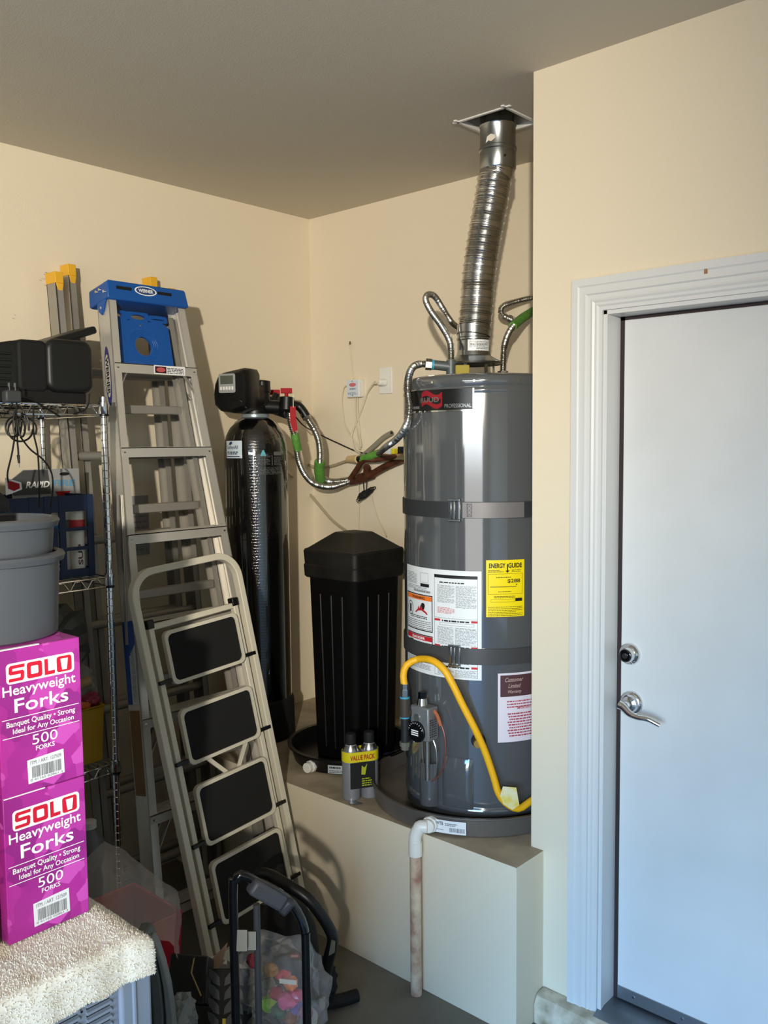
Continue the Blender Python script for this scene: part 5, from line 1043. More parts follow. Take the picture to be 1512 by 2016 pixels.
for k, u in enumerate((163, 171)):
    p = hx(u, 1388, .42); b = MB().cyl((.30, p.y - .01, p.z - .03), (.425, p.y, p.z), .0115, n=12); solo('orange_tube', b, mat('orange_tube', (206, 106, 40), .5), p, ('orange marker tube on the bin rim beside the purple carton' if k == 0 else 'orange marker tube on the bin rim nearer the pink wrapper'), 'tube', 'orange tubes in the yellow bin')
# added unseen cabinet, put here to keep daylight off the lower left
tc_ = thing('shade_cabinet', (.98, -2.60, 0), 'added tall grey cabinet out of view, shading the lower left', 'cabinet')
b = MB().box((.62, -3.0, .04), (1.34, -2.235, 1.80)); part(tc_, 'body', b, mat('shade_cabinet_grey', (120, 122, 124), .5), bevel=.006)
b = MB().box((.64, -2.98, 0), (1.32, -2.255, .04)); part(tc_, 'plinth', b, BLACKM)
for y0_, y1_ in ((-2.99, -2.622), (-2.614, -2.245)):
    b = MB().box((1.34, y0_, .06), (1.358, y1_, 1.79)); dr = part(tc_, 'door', b, mat('shade_cabinet_grey', (120, 122, 124), .5), bevel=.004)
    yh_ = y1_ - .03 if y0_ < -2.7 else y0_ + .03; b = MB().cyl((1.362, yh_, .90), (1.362, yh_, 1.02), .008, n=12); b.cyl((1.356, yh_, .90), (1.366, yh_, .90), .006, n=10); b.cyl((1.356, yh_, 1.02), (1.366, yh_, 1.02), .006, n=10); part(dr, 'handle', b, CHROME)

# ------------------------------------------------------------------ foreground cabinet with towel, boxes and buckets
CX0, CX1, CY0, CY1, CZ = 1.46, 1.880, -2.78, -2.172, .952
cb = thing('plastic_cabinet', ((CX0 + CX1) / 2, (CY0 + CY1) / 2, 0), 'blue-grey plastic cabinet with rows of vent louvres under the towel', 'cabinet')
CG = mat('cabinet_grey', (128, 138, 152), .45)
b = MB(); b.box((CX0, CY0, 0), (CX1 - .012, CY1, CZ)); part(cb, 'body', b, CG, bevel=.01, seg=3)
b = MB().box((CX1 - .013, CY1 - .062, .0), (CX1, CY1 - .002, CZ - .004)); part(cb, 'corner_stile', b, CG, bevel=.006, seg=3)
b = MB().cyl((CX1 - .002, CY1 - .036, .02), (CX1 - .002, CY1 - .036, CZ - .01), .005, n=10); part(cb, 'stile_bead', b, CG)
b = MB().box((CX1 - .013, CY0 + .002, CZ - .03), (CX1 - .001, CY1 - .062, CZ - .004)); part(cb, 'top_rail', b, CG, bevel=.004)
yR = hx(222, 1930, CX1).y
lv0 = MB().prism([(0, 0), (.007, .0018), (.0075, .0035), (.006, .006), (0, .0075)], (0, 0, 0), (1, 0, 0), (0, 0, 1), (0, .043, 0)); 
for (yy) in (0, .043): pass
first = None
for ci in range(7):
    for ri in range(12):
        base = V((CX1 - .0125, yR - .043 - .0565 * ci, .903 - .0125 * ri))
        if first is None:
            bb = MB(); bb.add([p + base for p in lv0.v], lv0.f); first = part(cb, 'louvre', bb, CG, smooth=20); fb_ = base
            bb = MB().box(base + V((-.0005, .001, -.0042)), base + V((.0012, .042, -.0002))); fslot = part(cb, 'vent_slot', bb, BLACKM)
        else:
            for src in (first, fslot):
                c = src.copy(); COL.objects.link(c); c.parent = cb; c.location = src.location + (base - fb_)
for ci in range(6):
    for ri in range(12):
        base = V((CX1 - .0125, yR - .05 - .0565 * ci, .900 - .0125 * ri))
        if ri % 2 == 0:
            bb = MB().cyl(base + V((-.001, 0, 0)), base + V((.001, 0, 0)), .0022, n=8); part(cb, 'vent_hole', bb, BLACKM)
# towel
TW = mat('terry_white', (226, 221, 206), .95)
tx0, ty0, ty1 = 1.475, CY0 + .02, CY1 - .004
def tow(a, t):
    y = lerp(ty0, ty1, t); LX = CX1 + .006 - tx0; Lh = .056 + .03 * (1 - t) + .004 * sin(t * 23) + .002 * sin(t * 61)
    s_ = a * (LX + Lh); r = .016
    if s_ < LX - r: x, z = tx0 + s_, CZ + .0115
    elif s_ < LX - r + r * pi / 2: k = (s_ - LX + r) / r; x, z = tx0 + LX - r + r * sin(k), CZ + .0115 - r + r * cos(k)
    else: x, z = tx0 + LX + .002 * sin(t * 40), CZ + .0115 - r - (s_ - LX + r - r * pi / 2)
    n_ = noise.noise(V((x * 14, y * 14, 1))) * .0035 + noise.noise(V((x * 45, y * 45, 3))) * .0018
    ed = max(0, (t - .93) / .07); z -= .016 * ed * ed; y += .004 * ed
    return V((x + (n_ if s_ > LX - r else 0), y, z + (max(n_, -.002) if s_ < LX else 0)))
tl_ = thing('white_towel', ((CX0 + CX1) / 2, (CY0 + CY1) / 2, CZ), 'fluffy white terry towel draped over the plastic cabinet', 'towel')
b = MB().grid(90, 110, tow); NB = len(b.v)
b.add([p - V((0, 0, .0095)) if p.x < CX1 - .004 else p - V((.005, 0, 0)) for p in b.v[:NB]], [f[::-1] for f in b.f]); part(tl_, 'cloth', b, TW, smooth=180, fix=False)
b = MB(); R_ = random.Random(11)
for k in range(26000):
    a, t = R_.random(), R_.random()
    if k < 3000: a = 1 - R_.random() * .01
    elif k < 5000: t = 1 - R_.random() * .012
    p = tow(a, t)
    if p.y < -2.62: continue
    pa = tow(min(a + .01, 1), t) - tow(max(a - .01, 0), t); pb = tow(a, min(t + .01, 1)) - tow(a, max(t - .01, 0)); n_ = pa.cross(pb).normalized()
    if n_.z < -.2: n_ = -n_
    if n_.z < .3 and n_.x < 0: n_ = -n_
    d = (n_ + V((R_.uniform(-.7, .7), R_.uniform(-.7, .7), R_.uniform(-.5, .5)))).normalized()
    if k < 3000: d = (V((.4, 0, -1)) + V((R_.uniform(-.6, .6), R_.uniform(-.6, .6), 0))).normalized()
    elif k < 5000: d = (V((0, 1, -.4)) + V((R_.uniform(-.6, .6), 0, R_.uniform(-.5, .5)))).normalized()
    l = R_.uniform(.002, .0045); s_ = d.orthogonal().normalized() * .0011; u_ = d.cross(s_)
    b.add([p + s_, p - s_ * .5 + u_ * .87, p - s_ * .5 - u_ * .87, p + d * l], [(0, 1, 3), (1, 2, 3), (2, 0, 3)])
part(tl_, 'pile', b, mat('terry_pile', (230, 226, 212), .95), kind='stuff', smooth=0, fix=False)
# fork boxes
MAG = bpy.data.materials.new('magenta_facets'); MAG.use_nodes = True; nt = MAG.node_tree; bs = nt.nodes['Principled BSDF']; bs.inputs['Roughness'].default_value = .32
tc = nt.nodes.new('ShaderNodeTexCoord'); vo = nt.nodes.new('ShaderNodeTexVoronoi'); vo.inputs['Scale'].default_value = 24; vo.distance = 'CHEBYCHEV'
mpn = nt.nodes.new('ShaderNodeMapping'); mpn.inputs['Rotation'].default_value = (.785, .3, .4)
ra = nt.nodes.new('ShaderNodeValToRGB'); ra.color_ramp.elements[0].color = (*lin((146, 38, 132)), 1); ra.color_ramp.elements[1].color = (*lin((206, 84, 186)), 1); e = ra.color_ramp.elements.new(.45); e.color = (*lin((176, 46, 152)), 1)
sp3 = nt.nodes.new('ShaderNodeSeparateColor'); nt.links.new(tc.outputs['Object'], mpn.inputs[0]); nt.links.new(mpn.outputs[0], vo.inputs['Vector']); nt.links.new(vo.outputs['Color'], sp3.inputs[0]); nt.links.new(sp3.outputs[0], ra.inputs[0]); nt.links.new(ra.outputs[0], bs.inputs['Base Color'])
BX0, BX1, BY0, BY1 = 1.50, 1.75, -2.357, -2.213
SRED = mat('solo_red', (206, 24, 52), .4)
def fork_box(z0, z1, label, pos):
    o = thing('fork_box', ((BX0 + BX1) / 2, (BY0 + BY1) / 2, z0), label, 'box', 'purple fork boxes')
    b = MB().box((BX0, BY0, z0), (BX1, BY1, z1)); part(o, 'carton', b, MAG, bevel=.0015)
    Wd, h = BY1 - BY0, z1 - z0
    def F(off): return lambda x, y: V((BX1 + off, BY0 + x * Wd, z1 - y * h))   # x right 0..1, y down 0..1
    def tx(b, t, x0, x1, yt, yb_, off, bold=0):
        vs, fs = text2d(t, bold); a0 = min(p[0] for p in vs); a1 = max(p[0] for p in vs); c0 = min(p[1] for p in vs); c1 = max(p[1] for p in vs); f = F(off)
        b.add([f(x0 + (p[0] - a0) / (a1 - a0) * (x1 - x0), yb_ + (p[1] - c0) / (c1 - c0) * (yt - yb_)) for p in vs], fs)
    b = MB(); tx(b, 'Heavyweight', .05, .93, .245, .335, .0006, .012); tx(b, 'Forks', .18, .83, .34, .435, .0006, .012); tx(b, 'Banquet Quality \u2022 Strong', .08, .91, .487, .536, .0006, .014); tx(b, 'Ideal for Any Occasion', .15, .89, .54, .586, .0006, .014)
    tx(b, '500', .37, .68, .612, .682, .0006, .0); tx(b, 'FORKS', .41, .64, .694, .726, .0006, .016)
    for y in (.468, .594): b.add([F(.0006)(.03, y), F(.0006)(.96, y), F(.0006)(.96, y + .005), F(.0006)(.03, y + .005)], [(0, 1, 2, 3)])
    part(o, 'white_lettering', b, WINK)
    b = MB(); f = F(.0006)
    # logo: white backing, red letters drawn as outlines, white cup in the last one
    def rr(x0, y0, x1, y1, r, n=4):
        k = Wd / h; out = []
        for cx, cy, a in ((x1 - r, y0 + r * k, -90), (x1 - r, y1 - r * k, 0), (x0 + r, y1 - r * k, 90), (x0 + r, y0 + r * k, 180)):
            for i in range(n + 1): t = radians(a + 90 * i / n); out.append((cx + r * cos(t), cy + r * k * sin(t)))
        return out
    b.add([f(x, y) for x, y in rr(.10, .095, .92, .235, .045)], [list(range(20))]); lg = part(o, 'logo_backing', b, WINK)
    f = F(.0011); b = MB()
    def ringo(x0, y0, x1, y1, t):
        A, B = rr(x0, y0, x1, y1, .03), rr(x0 + t, y0 + t * .6, x1 - t, y1 - t * .6, .015); n = len(A)
        b.add([f(*p) for p in A] + [f(*p) for p in B], [(i, (i + 1) % n, n + (i + 1) % n, n + i) for i in range(n)])
    def rq4(x0, y0, x1, y1): b.add([f(x0, y0), f(x1, y0), f(x1, y1), f(x0, y1)], [(0, 1, 2, 3)])
    SP = [(.15, .11), (.315, .11), (.31, .132), (.172, .132), (.168, .150), (.29, .150), (.308, .162), (.302, .208), (.285, .22), (.125, .22), (.128, .198), (.262, .198), (.266, .174), (.145, .174), (.127, .162), (.131, .122)]; SQ = [(0, 1, 2, 3), (0, 3, 15), (15, 3, 4, 14), (14, 4, 13), (13, 4, 5, 12), (12, 5, 6, 7), (12, 7, 8), (12, 8, 11), (11, 8, 9, 10)]; b.add([f(*p) for p in SP], SQ)
    ringo(.34, .11, .52, .22, .045); b.add([f(.55, .11), f(.592, .11), f(.592, .195), f(.675, .195), f(.672, .22), f(.55, .22)], [(0, 1, 2, 5), (2, 3, 4, 5)])
    A = rr(.70, .11, .885, .22, .03); b.add([f(*p) for p in A], [list(range(len(A)))])
    part(lg, 'logo_letters', b, SRED)
    f = F(.0016); b = MB().add([f(.745, .128), f(.84, .128), f(.822, .206), f(.763, .206)], [(0, 1, 2, 3)]); part(lg, 'logo_cup', b, WINK)
    f = F(.0006); b = MB().add([f(.30, .78), f(.745, .765), f(.75, .935), f(.305, .945)], [(0, 1, 2, 3)]); bl = part(o, 'barcode_label', b, PAPER)
    b = MB(); tx(b, 'ITM. / ART. 127509', .335, .71, .79, .815, .0011, .0); R_ = random.Random(9); f = F(.0011); x = .35
    while x < .70: w_ = R_.choice([.004, .007, .012]); b.add([f(x, .83), f(x + w_, .83), f(x + w_, .91), f(x, .91)], [(0, 1, 2, 3)]); x += w_ + R_.choice([.005, .009])
    tx(b, '0 41165 02861 3', .33, .72, .915, .93, .0011); part(bl, 'barcode', b, GINK, kind='stuff')
    b = MB().box((BX1 - .006, BY0 + .002, z1 - .0004), (BX1 + .0006, BY0 + Wd * .5, z1 + .0012)); part(o, 'worn_edge', b, WINK)
    return o
fork_box(.9665, 1.212, 'purple carton of plastic forks standing on the towel, lower of two', 0)
fork_box(1.213, 1.457, 'purple carton of plastic forks with grey buckets on top, upper of two', 1)
# buckets
KC = V((1.625, -2.302, 0)); GB = mat('bucket_grey', (76, 80, 86), .38)
def bucket(z0, z1, rb, rt, label):
    o = thing('grey_bucket', (KC.x, KC.y, z0), label, 'bucket', 'nested grey buckets')
    b = MB().lathe([(.01, z0), (rb - .004, z0), (rb, z0 + .003), (rt, z1 - .012), (rt, z1), (rt - .003, z1), (rb - .004, z0 + .005), (.01, z0 + .005)], KC, 56); part(o, 'wall', b, GB)
    b = MB().lathe([(rt - .001, z1 - .014), (rt + .007, z1 - .013), (rt + .010, z1 - .004), (rt + .007, z1 + .001), (rt - .002, z1 + .003), (rt - .004, z1 - .001)], KC, 56, cap=False); part(o, 'rim', b, GB)
    return o
bucket(1.4575, 1.600, .103, .110, 'grey plastic bucket standing on the upper fork box')
bucket(1.475, 1.660, .088, .103, 'grey plastic bucket nested inside another bucket')

# ------------------------------------------------------------------ clutter on the floor
rb = thing('red_bin', (.93, -1.66, 0), 'red plastic bin on the floor under the clear bag', 'bin')
b = MB(); 
def rbx(z, e): return [V((x, y, z)) for x, y in ((.80 - e, -1.785 - e), (1.055 + e, -1.785 - e), (1.055 + e, -1.545 + e), (.80 - e, -1.545 + e))]
b.ring_loft([rbx(0, -.02), rbx(.44, 0), rbx(.44, -.006), rbx(.01, -.026)]); part(rb, 'tub', b, mat('bin_red', (176, 20, 40), .4), bevel=.003)
jg = thing('plastic_jug', (.70, -1.60, 0), 'cloudy plastic jug with a white screw cap beside the red bin', 'jug')
jc = hd(176, 1640, 2.80); jc.z = 0; zt_ = hd(176, 1615, 2.80).z
b = MB().lathe([(.05, 0), (.056, .01), (.056, zt_ - .12), (.045, zt_ - .07), (.026, zt_ - .03), (.02, zt_ - .02)], jc, 28); part(jg, 'body', b, mat('jug_cloudy', (96, 98, 100), .3, alpha=.75)); ORGj = None
b = MB().lathe([(.023, zt_ - .022), (.023, zt_ - .002), (.02, zt_)], jc, 20); part(jg, 'cap', b, mat('cap_white', (180, 180, 178), .4))
# clear bag: draped film over bin and jug
cl = MB(); 
topl = [(160, 1700), (205, 1655), (245, 1672), (290, 1715), (330, 1735), (352, 1755), (358, 1800), (352, 1820)]
def bagf(a, t):
    k = a * (len(topl) - 1); i = min(int(k), len(topl) - 2); f_ = k - i; u = lerp(topl[i][0], topl[i + 1][0], f_); v = lerp(topl[i][1], topl[i + 1][1], f_)
    D = 2.56 - .34 * t; v2 = v + (lerp(125, 45, a) * t * t + 38 * t); u2 = u - 6 * t
    p = hd(u2, v2, D); n_ = noise.noise(V((a * 6, t * 5, 2))) * .02 + abs(noise.noise(V((a * 13, t * 9, 7)))) * .018
    return p - FW * n_ * 1.2
cl.grid(34, 14, bagf); solo('clear_bag', cl, mat('bag_film', (206, 200, 198), .3, alpha=.34), hd(260, 1760, 2.45), 'large clear plastic bag slumped over the red bin', 'bag', smooth=22, fix=False)
# grey moulded chair shell seen edge on
ch = thing('plastic_chair', hd(310, 1900, 2.0).xy.to_3d(), 'grey moulded plastic chair shell behind the cabinet', 'chair')
prf = [(284, 1838), (293, 1856), (303, 1890), (312, 1935), (317, 1985), (320, 2060), (322, 2160)]
b = MB(); FH = V((FW.x, FW.y, 0)).normalized(); rings = []
for u, v in prf:
    p = hd(u, v, 2.0); rings.append([p - RT * .020, p + RT * .004, p + RT * .004 + FH * .05, p - RT * .020 + FH * .05])
p = hd(322, 2160, 2.0); rings.append([V((q_.x, q_.y, .0)) for q_ in (p - RT * .02, p + RT * .004, p + RT * .004 + FH * .05, p - RT * .02 + FH * .05)])
b.ring_loft(rings); part(ch, 'shell', b, mat('chair_grey', (92, 98, 98), .45), bevel=.004)
b = MB(); rings = []
for u, v in prf:
    p = hd(u + 12, v + 10, 2.0); w_ = .004 + .018 * max(0, (v - 1830) / 330); rings.append([p - RT * .004, p + RT * w_, p + RT * w_ + FH * .03, p - RT * .004 + FH * .03])
rings.append([V((q_.x, q_.y, 0)) for q_ in rings[-1]]); b.ring_loft(rings); part(ch, 'edge_flange', b, mat('chair_grey_light', (126, 132, 132), .4), bevel=.003)
# white tub with its load
TZ = .285
tb_ = thing('white_tub', (1.32, -1.645, 0), 'cloudy white storage tub on the floor holding bags of sweets', 'tub')
tx0, tx1, ty0, ty1 = 1.10, 1.535, -1.84, -1.452
def tr_(z, e): return [V((tx0 - e + x, ty0 - e + y, z)) for x, y in rounded(tx1 - tx0 + 2 * e, ty1 - ty0 + 2 * e, .05, 6)]
b = MB().ring_loft([tr_(0, -.03), tr_(TZ - .02, -.006), tr_(TZ - .018, .006), tr_(TZ, .008), tr_(TZ, -.006), tr_(.006, -.036)]); part(tb_, 'shell', b, mat('tub_white', (196, 198, 196), .4, alpha=.9))
blob('dark_cloth', (1.32, -1.645, .19), .19, mat('dark_cloth', (26, 27, 28), .9), 'dark cloth bundle filling the white tub', 'cloth', .2, 2.2, 9, 3, (.9, 1.0, .72), .02)
bgc = hd(556, 1940, 2.22)
FILM2 = mat('sweet_bag_film', (200, 200, 200), .18, alpha=.17)
blob('sweet_bag', bgc, .13, FILM2, 'clear bag of wrapped sweets in the white tub', 'bag', .28, 2.1, 12, 4, (1.05, .85, .95), None, None, .32)
cand = [((500, 1893), (120, 50, 62)), ((532, 1910), (150, 110, 60)), ((560, 1922), (196, 70, 70)), ((572, 1935), (220, 130, 90)), ((545, 1955), (150, 50, 56)), ((530, 1975), (150, 200, 60)), ((565, 1970), (206, 90, 130)), ((580, 1958), (190, 80, 110)), ((585, 1985), (110, 90, 150)), ((548, 1990), (60, 90, 60)), ((570, 2005), (130, 80, 40)), ((525, 1935), (110, 100, 80)), ((600, 1995), (150, 100, 120))]
nm_ = {0: 'maroon', 1: 'tan', 2: 'red', 3: 'orange', 4: 'dark red', 5: 'lime green', 6: 'bright pink', 7: 'rose', 8: 'violet', 9: 'dark green', 10: 'brown', 11: 'olive', 12: 'mauve'}
for k, ((u, v), c) in enumerate(cand):
    blob('wrapped_sweet', hd(u, v, 2.17 + .012 * (k % 3)), .026 if k in (5, 6) else .021, mat('sweet_%d' % k, c, .2), nm_[k] + ' wrapped sweet inside the clear bag in the tub', 'sweet', .35, 2.4, 20 + k, 2, (1.1, .9, .8), None, 'wrapped sweets', .3)
p = hd(566, 1936, 2.15); b = MB().obox(p - RT * .02, RT * .042 - UP * .004, UP * .011, FW * .002); solo('paper_label', b, mat('sweet_paper', (190, 186, 170), .6), p, 'small printed paper slip among the wrapped sweets', 'paper')
# rubber tread panels
for k, (u0, u1, D, tl) in enumerate(((412, 458, 2.12, 1), (462, 500, 2.16, 1))):
    A, B_ = hd(u0, 2075, D), hd(u1, 2075, D); upv = (hd(u0 + 4, 1908, D + .06) - A); ax = B_ - A; nn = ax.cross(upv).normalized(); nn = -nn if nn.dot(FW) > 0 else nn
    o = thing('tread_mat', A.lerp(B_, .5), ('black rubber mat with leaf-shaped treads left of the cart pole' if k == 0 else 'black rubber mat with leaf-shaped treads standing between the cart poles'), 'mat')
    b = MB().obox(A, ax, upv, -nn * .012); part(o, 'panel', b, BLACKM, bevel=.002)
    for r in range(5):
        for sgn in (-1, 1):
            c = A + ax * .5 + upv * (.12 + .17 * r) + nn * .0; w_ = ax.normalized(); h_ = upv.normalized(); Lf = .048; dv = (w_ * sgn * .62 + h_ * .78).normalized(); sv = dv.cross(nn).normalized()
            o0 = c + w_ * sgn * .005; pts = [o0, o0 + dv * Lf * .35 + sv * .010, o0 + dv * Lf * .75 + sv * .008, o0 + dv * Lf, o0 + dv * Lf * .7 - sv * .008, o0 + dv * Lf * .3 - sv * .009]
            b = MB().add(pts + [q_ + nn * .003 for q_ in pts], [(0, 1, 2, 3, 4, 5), (11, 10, 9, 8, 7, 6)] + [(i, (i + 1) % 6, 6 + (i + 1) % 6, 6 + i) for i in range(6)]); part(o, 'tread_block', b, mat('tread_grey', (66, 68, 68), .6))
    if k == 0:
        p = A + ax * .55 + upv * .33 + nn * .004; b = MB().obox(p, ax.normalized() * .008, upv.normalized() * .016, nn * .002); part(o, 'yellow_tab', b, mat('tab_yellow', (190, 160, 30), .5))
# gift box, cardboard, crumpled film
p = hd(326, 1972, 2.17); gb = thing('black_gift_box', p, 'black glossy box with a gold corner line lying in the tub', 'box')
e1, e2 = (hd(402, 1978, 2.16) - p), (hd(336, 1876, 2.23) - p); e3 = e1.cross(e2).normalized() * .07; e3 = e3 if e3.dot(FW) > 0 else -e3
b = MB().obox(p, e1, e2, e3); part(gb, 'carton', b, mat('gift_black', (20, 19, 18), .3), bevel=.004)
q = lambda a, c: p + e1 * a + e2 * c - e3.normalized() * .0012
b = MB(); b.add([q(.62, .92), q(.66, .94), q(.62, .62), q(.58, .62)], [(0, 1, 2, 3)]); b.add([q(.58, .62), q(.62, .62), q(.92, .18), q(.89, .16)], [(0, 1, 2, 3)]); part(gb, 'gold_line', b, mat('gold_foil', (200, 176, 120), .3, .8))
A = [hd(u, v, D) for u, v, D in ((396, 1912, 2.3), (448, 1856, 2.32), (436, 1900, 2.3), (412, 1968, 2.26))]; b = MB(); b.add(A + [p_ + FW * .004 for p_ in A], [(0, 1, 2, 3), (7, 6, 5, 4), (0, 4, 5, 1), (1, 5, 6, 2), (2, 6, 7, 3), (3, 7, 4, 0)]); solo('cardboard_flap', b, mat('cardboard', (170, 140, 120), .85), A[3], 'torn tan cardboard flap sticking up from the tub', 'cardboard')
A = [hd(u, v, D) for u, v, D in ((416, 1922, 2.25), (446, 1888, 2.25), (448, 1922, 2.24), (412, 1930, 2.24), (408, 1962, 2.24))]; b = MB(); b.add(A[:4] + [p_ + FW * .003 for p_ in A[:4]], [(0, 1, 2, 3), (7, 6, 5, 4), (0, 4, 5, 1), (1, 5, 6, 2), (2, 6, 7, 3), (3, 7, 4, 0)]); solo('grey_card', b, mat('grey_card', (150, 146, 136), .8), A[3], 'pale grey card leaning against the tan cardboard flap', 'card')
blob('crumpled_film', hd(358, 1998, 2.10), .045, mat('crumple', (170, 176, 172), .2, alpha=.5), 'crumpled clear film below the black gift box', 'film', .3, 2.5, 31, 3, (.9, .9, 1.2), None, None, .45)
blob('green_bag', hd(288, 1995, 2.08), .05, mat('green_bag', (40, 74, 44), .5), 'dark green plastic bag behind the grey chair shell', 'bag', .3, 2.5, 33, 3, (.8, .8, 1.5), None, None, .2)

# folding cart: black U handle
fc = thing('folding_cart', (1.66, -1.60, 0), 'black tubular folding cart with a grey grip standing in front of the tub', 'cart')
DL, DRr = 1.99, 2.04
pl0 = hd(459, 1770, DL); pr0 = hd(602, 1862, DRr)
path = [V((pl0.x, pl0.y, .06)), V((pl0.x, pl0.y, .3)), pl0, hd(462, 1736, DL), hd(474, 1722, DL), hd(500, 1733, DL + .01), hd(545, 1757, DL + .03), hd(575, 1780, DRr), hd(594, 1812, DRr), hd(601, 1840, DRr), pr0, V((pr0.x, pr0.y, .3)), V((pr0.x, pr0.y, .06))]
b = MB().tube(path, .0105, n=14); part(fc, 'handle_tube', b, BLACKG)
b = MB(); g0_, g1_ = hd(494, 1742, DL - .005), hd(556, 1778, DRr - .015); b.bar(g0_, g1_, .034, .036, up=(0, 0, 1)); part(fc, 'grip', b, mat('grip_grey', (66, 68, 74), .5), bevel=.008)
b = MB(); g2_ = hd(572, 1790, DRr - .012); b.bar(g1_, g2_, .03, .04, up=(0, 0, 1)); part(fc, 'release_button', b, mat('grip_dark', (44, 46, 50), .5), bevel=.008)
mid = (pl0 + pr0) / 2
for u, D in ((505, 2.02),):
    p = hd(u, 1780, D); b = MB().cyl((p.x, p.y, .12), p, .008, n=12); part(fc, 'inner_pole', b, DGREY)
    p2 = hd(u - 8, 1850, D - .012); b = MB().obox(p2 - RT * .012 - UP * .024, RT * .02, UP * .042, FW * .002); part(fc, 'care_tag', b, mat('tag_white', (138, 136, 128), .7))
p2 = hd(462, 1852, DL - .0); b = MB().obox(p2 + RT * .004 - UP * .024, RT * .024, UP * .048, FW * .002); part(fc, 'paper_tag', b, mat('tag_white', (138, 136, 128), .7))
dv = (pr0 - pl0); dv.z = 0
b = MB().bar(V((pl0.x, pl0.y, .05)) - dv * .08, V((pr0.x, pr0.y, .05)) + dv * .08, .05, .03); part(fc, 'base_bar', b, BLACKP, bevel=.004)
for q_ in (pl0, pr0):
    n_ = dv.normalized(); c = V((q_.x, q_.y, .06)) + n_ * (.03 if q_ is pr0 else -.03); b = MB().cyl(c - n_ * .012, c + n_ * .012, .06, n=28); part(fc, 'wheel', b, BLACKM, bevel=.006)
b = MB(); o_ = V((pl0.x, pl0.y, .0)); per = V((dv.y, -dv.x, 0)).normalized(); per = per if per.dot(FW) < 0 else -per
b.obox(o_ + per * .02, dv, per * .18, V((0, 0, .012))); part(fc, 'toe_plate', b, BLACKP, bevel=.002)

# folded stroller
ST = thing('folded_stroller', hz(640, 1960, 0), 'folded black stroller frame lying in front of the platform', 'stroller')
DQ = 2.62
b = MB().tube([hd(498, 1742, DQ + .1), hd(512, 1722, DQ + .08), hd(530, 1722, DQ + .06), hd(565, 1742, DQ + .02), hd(602, 1766, DQ), hd(628, 1795, DQ), hd(652, 1835, DQ), hd(655, 1855, DQ), hd(648, 1885, DQ + .01), hd(640, 1925, DQ + .04), hd(636, 1950, DQ + .1)], .0175, n=14); part(ST, 'upper_frame', b, BLACKP)
b = MB().tube([hd(548, 1780, DQ + .08), hd(565, 1850, DQ + .06), hd(590, 1900, DQ + .06), hd(620, 1930, DQ + .1), hd(645, 1945, DQ + .16)], .014, n=12); part(ST, 'lower_frame', b, BLACKP)
p = hd(655, 1862, DQ - .02); b = MB(); b.add([p + RT * x + UP * y for x, y in ((-.012, -.03), (.006, -.02), (.008, .014), (-.004, .018))], [(0, 1, 2, 3)]); part(ST, 'worn_patch', b, mat('worn_silver', (120, 112, 100), .5, .5))
p = hz(635, 1985, 0); c = V((p.x, p.y, .065)) + RT * -.02; rt_ = V((RT.x, RT.y, 0)).normalized()
b = MB(); b.lathe([(.03, -.016), (.06, -.016), (.065, -.008), (.065, .008), (.06, .016), (.03, .016)], c, 32, (rt_ * .5 + FH * .86).normalized(), cap=True); wl_ = part(ST, 'wheel', b, BLACKM)
f0 = hz(640, 1992, .0) ; f1 = hz(704, 1972, .0); b = MB().tube([V((f0.x, f0.y, .03)), V(((f0.x + f1.x) / 2, (f0.y + f1.y) / 2, .022)), V((f1.x, f1.y, .022))], lambda L: .022 - .02 * L, n=12); part(ST, 'kick_stand', b, BLACKM)
p1_ = hd(636, 1945, DQ + .1); b = MB().bar(p1_, V((c.x, c.y, .09)), .03, .03); b.bar(V((c.x, c.y, .10)), V((f0.x, f0.y, .03)), .025, .02); part(ST, 'wheel_fork', b, BLACKP, bevel=.003)
ob = blob('seat_fabric', hd(568, 1850, DQ + .10), .12, mat('seat_black', (14, 14, 15), .85), '', '', .22, 2.0, 41, 3, (.75, .75, 1.15)); ob2 = blob('folded_canopy', hd(622, 1925, DQ + .13), .07, mat('seat_black', (14, 14, 15), .85), '', '', .3, 2.4, 42, 3, (1.0, 1.0, 1.0), None, None, .25)
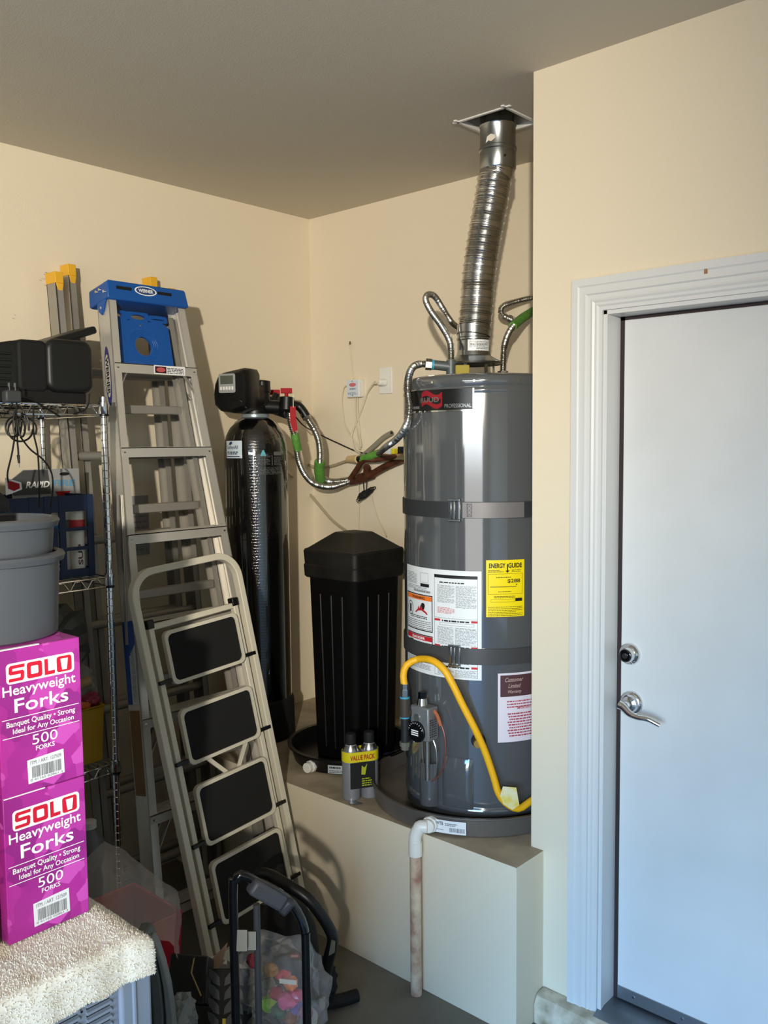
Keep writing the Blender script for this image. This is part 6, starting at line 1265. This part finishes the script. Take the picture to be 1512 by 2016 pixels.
for o_ in (ob, ob2):
    del o_['label']; del o_['category']; o_.parent = ST; o_.location = ORG[o_] - ORG[ST]
p = hd(571, 1886, DQ - .03); b = MB().obox(p, RT * .026, UP * .012, FW * .003); rl = thing('red_tag', p, 'tiny red fabric tag with white letters on the stroller seat', 'tag'); part(rl, 'tab', b, mat('tag_red', (150, 30, 40), .6)); q = plane_map(p, RT, UP, .0008); b = MB().lines(.003, .003, .023, .009, 1, q, 1, 78, .004); part(rl, 'letters', b, mat('tag_pink', (220, 160, 160), .6), kind='stuff')
# added out-of-view cartons, stacked to block the lamp from the lower left
for k, (z0_, z1_, x1_, lb_) in enumerate(((.9665, 1.37, 1.80, 'added unseen brown carton on the towel blocking lamp light, lower of two'), (1.371, 1.77, 1.78, 'added unseen brown carton on another carton, blocking lamp light'))):
    o = thing('shade_carton', (1.64, -2.58, z0_), lb_, 'box', 'added shade cartons on the cabinet')
    b = MB().box((1.50, -2.745, z0_), (x1_, -2.425, z1_)); part(o, 'carton', b, mat('kraft', (150, 112, 72), .85), bevel=.003)
    b = MB().box((1.499, -2.61, z1_ - .002), (x1_ + .001, -2.56, z1_ + .0006)); part(o, 'packing_tape', b, mat('tape_tan', (176, 146, 100), .3))
# instruction label on the outer face of the stepladder rail
def rqz(zc_, off):
    def f(x, y):
        p = lp(0, zc_) - nrm * (RD * .5) + tdir * x + nrm * y; p.y = yl_(p.z) - off; return p
    return f
b = MB().rect(-.14, -.034, .14, .034, rqz(1.06, .0008), 6); il = part(sl_, 'instruction_label', b, mat('label_blue', (26, 64, 132), .5))
b = MB().poly([(-.06, .034), (.14, .034), (.14, -.004), (-.02, -.004)], rqz(1.06, .0014)); part(il, 'white_panel', b, mat('label_white', (180, 184, 186), .5))
b = MB().lines(-.04, .004, .13, .028, 5, rqz(1.06, .002), .4, 95, .02); part(il, 'label_print', b, GINK, kind='stuff')
b = MB().rect(.16, -.030, .44, .030, rqz(1.06, .0008), 6); part(sl_, 'caution_label', b, mat('label_brown', (110, 82, 50), .6))
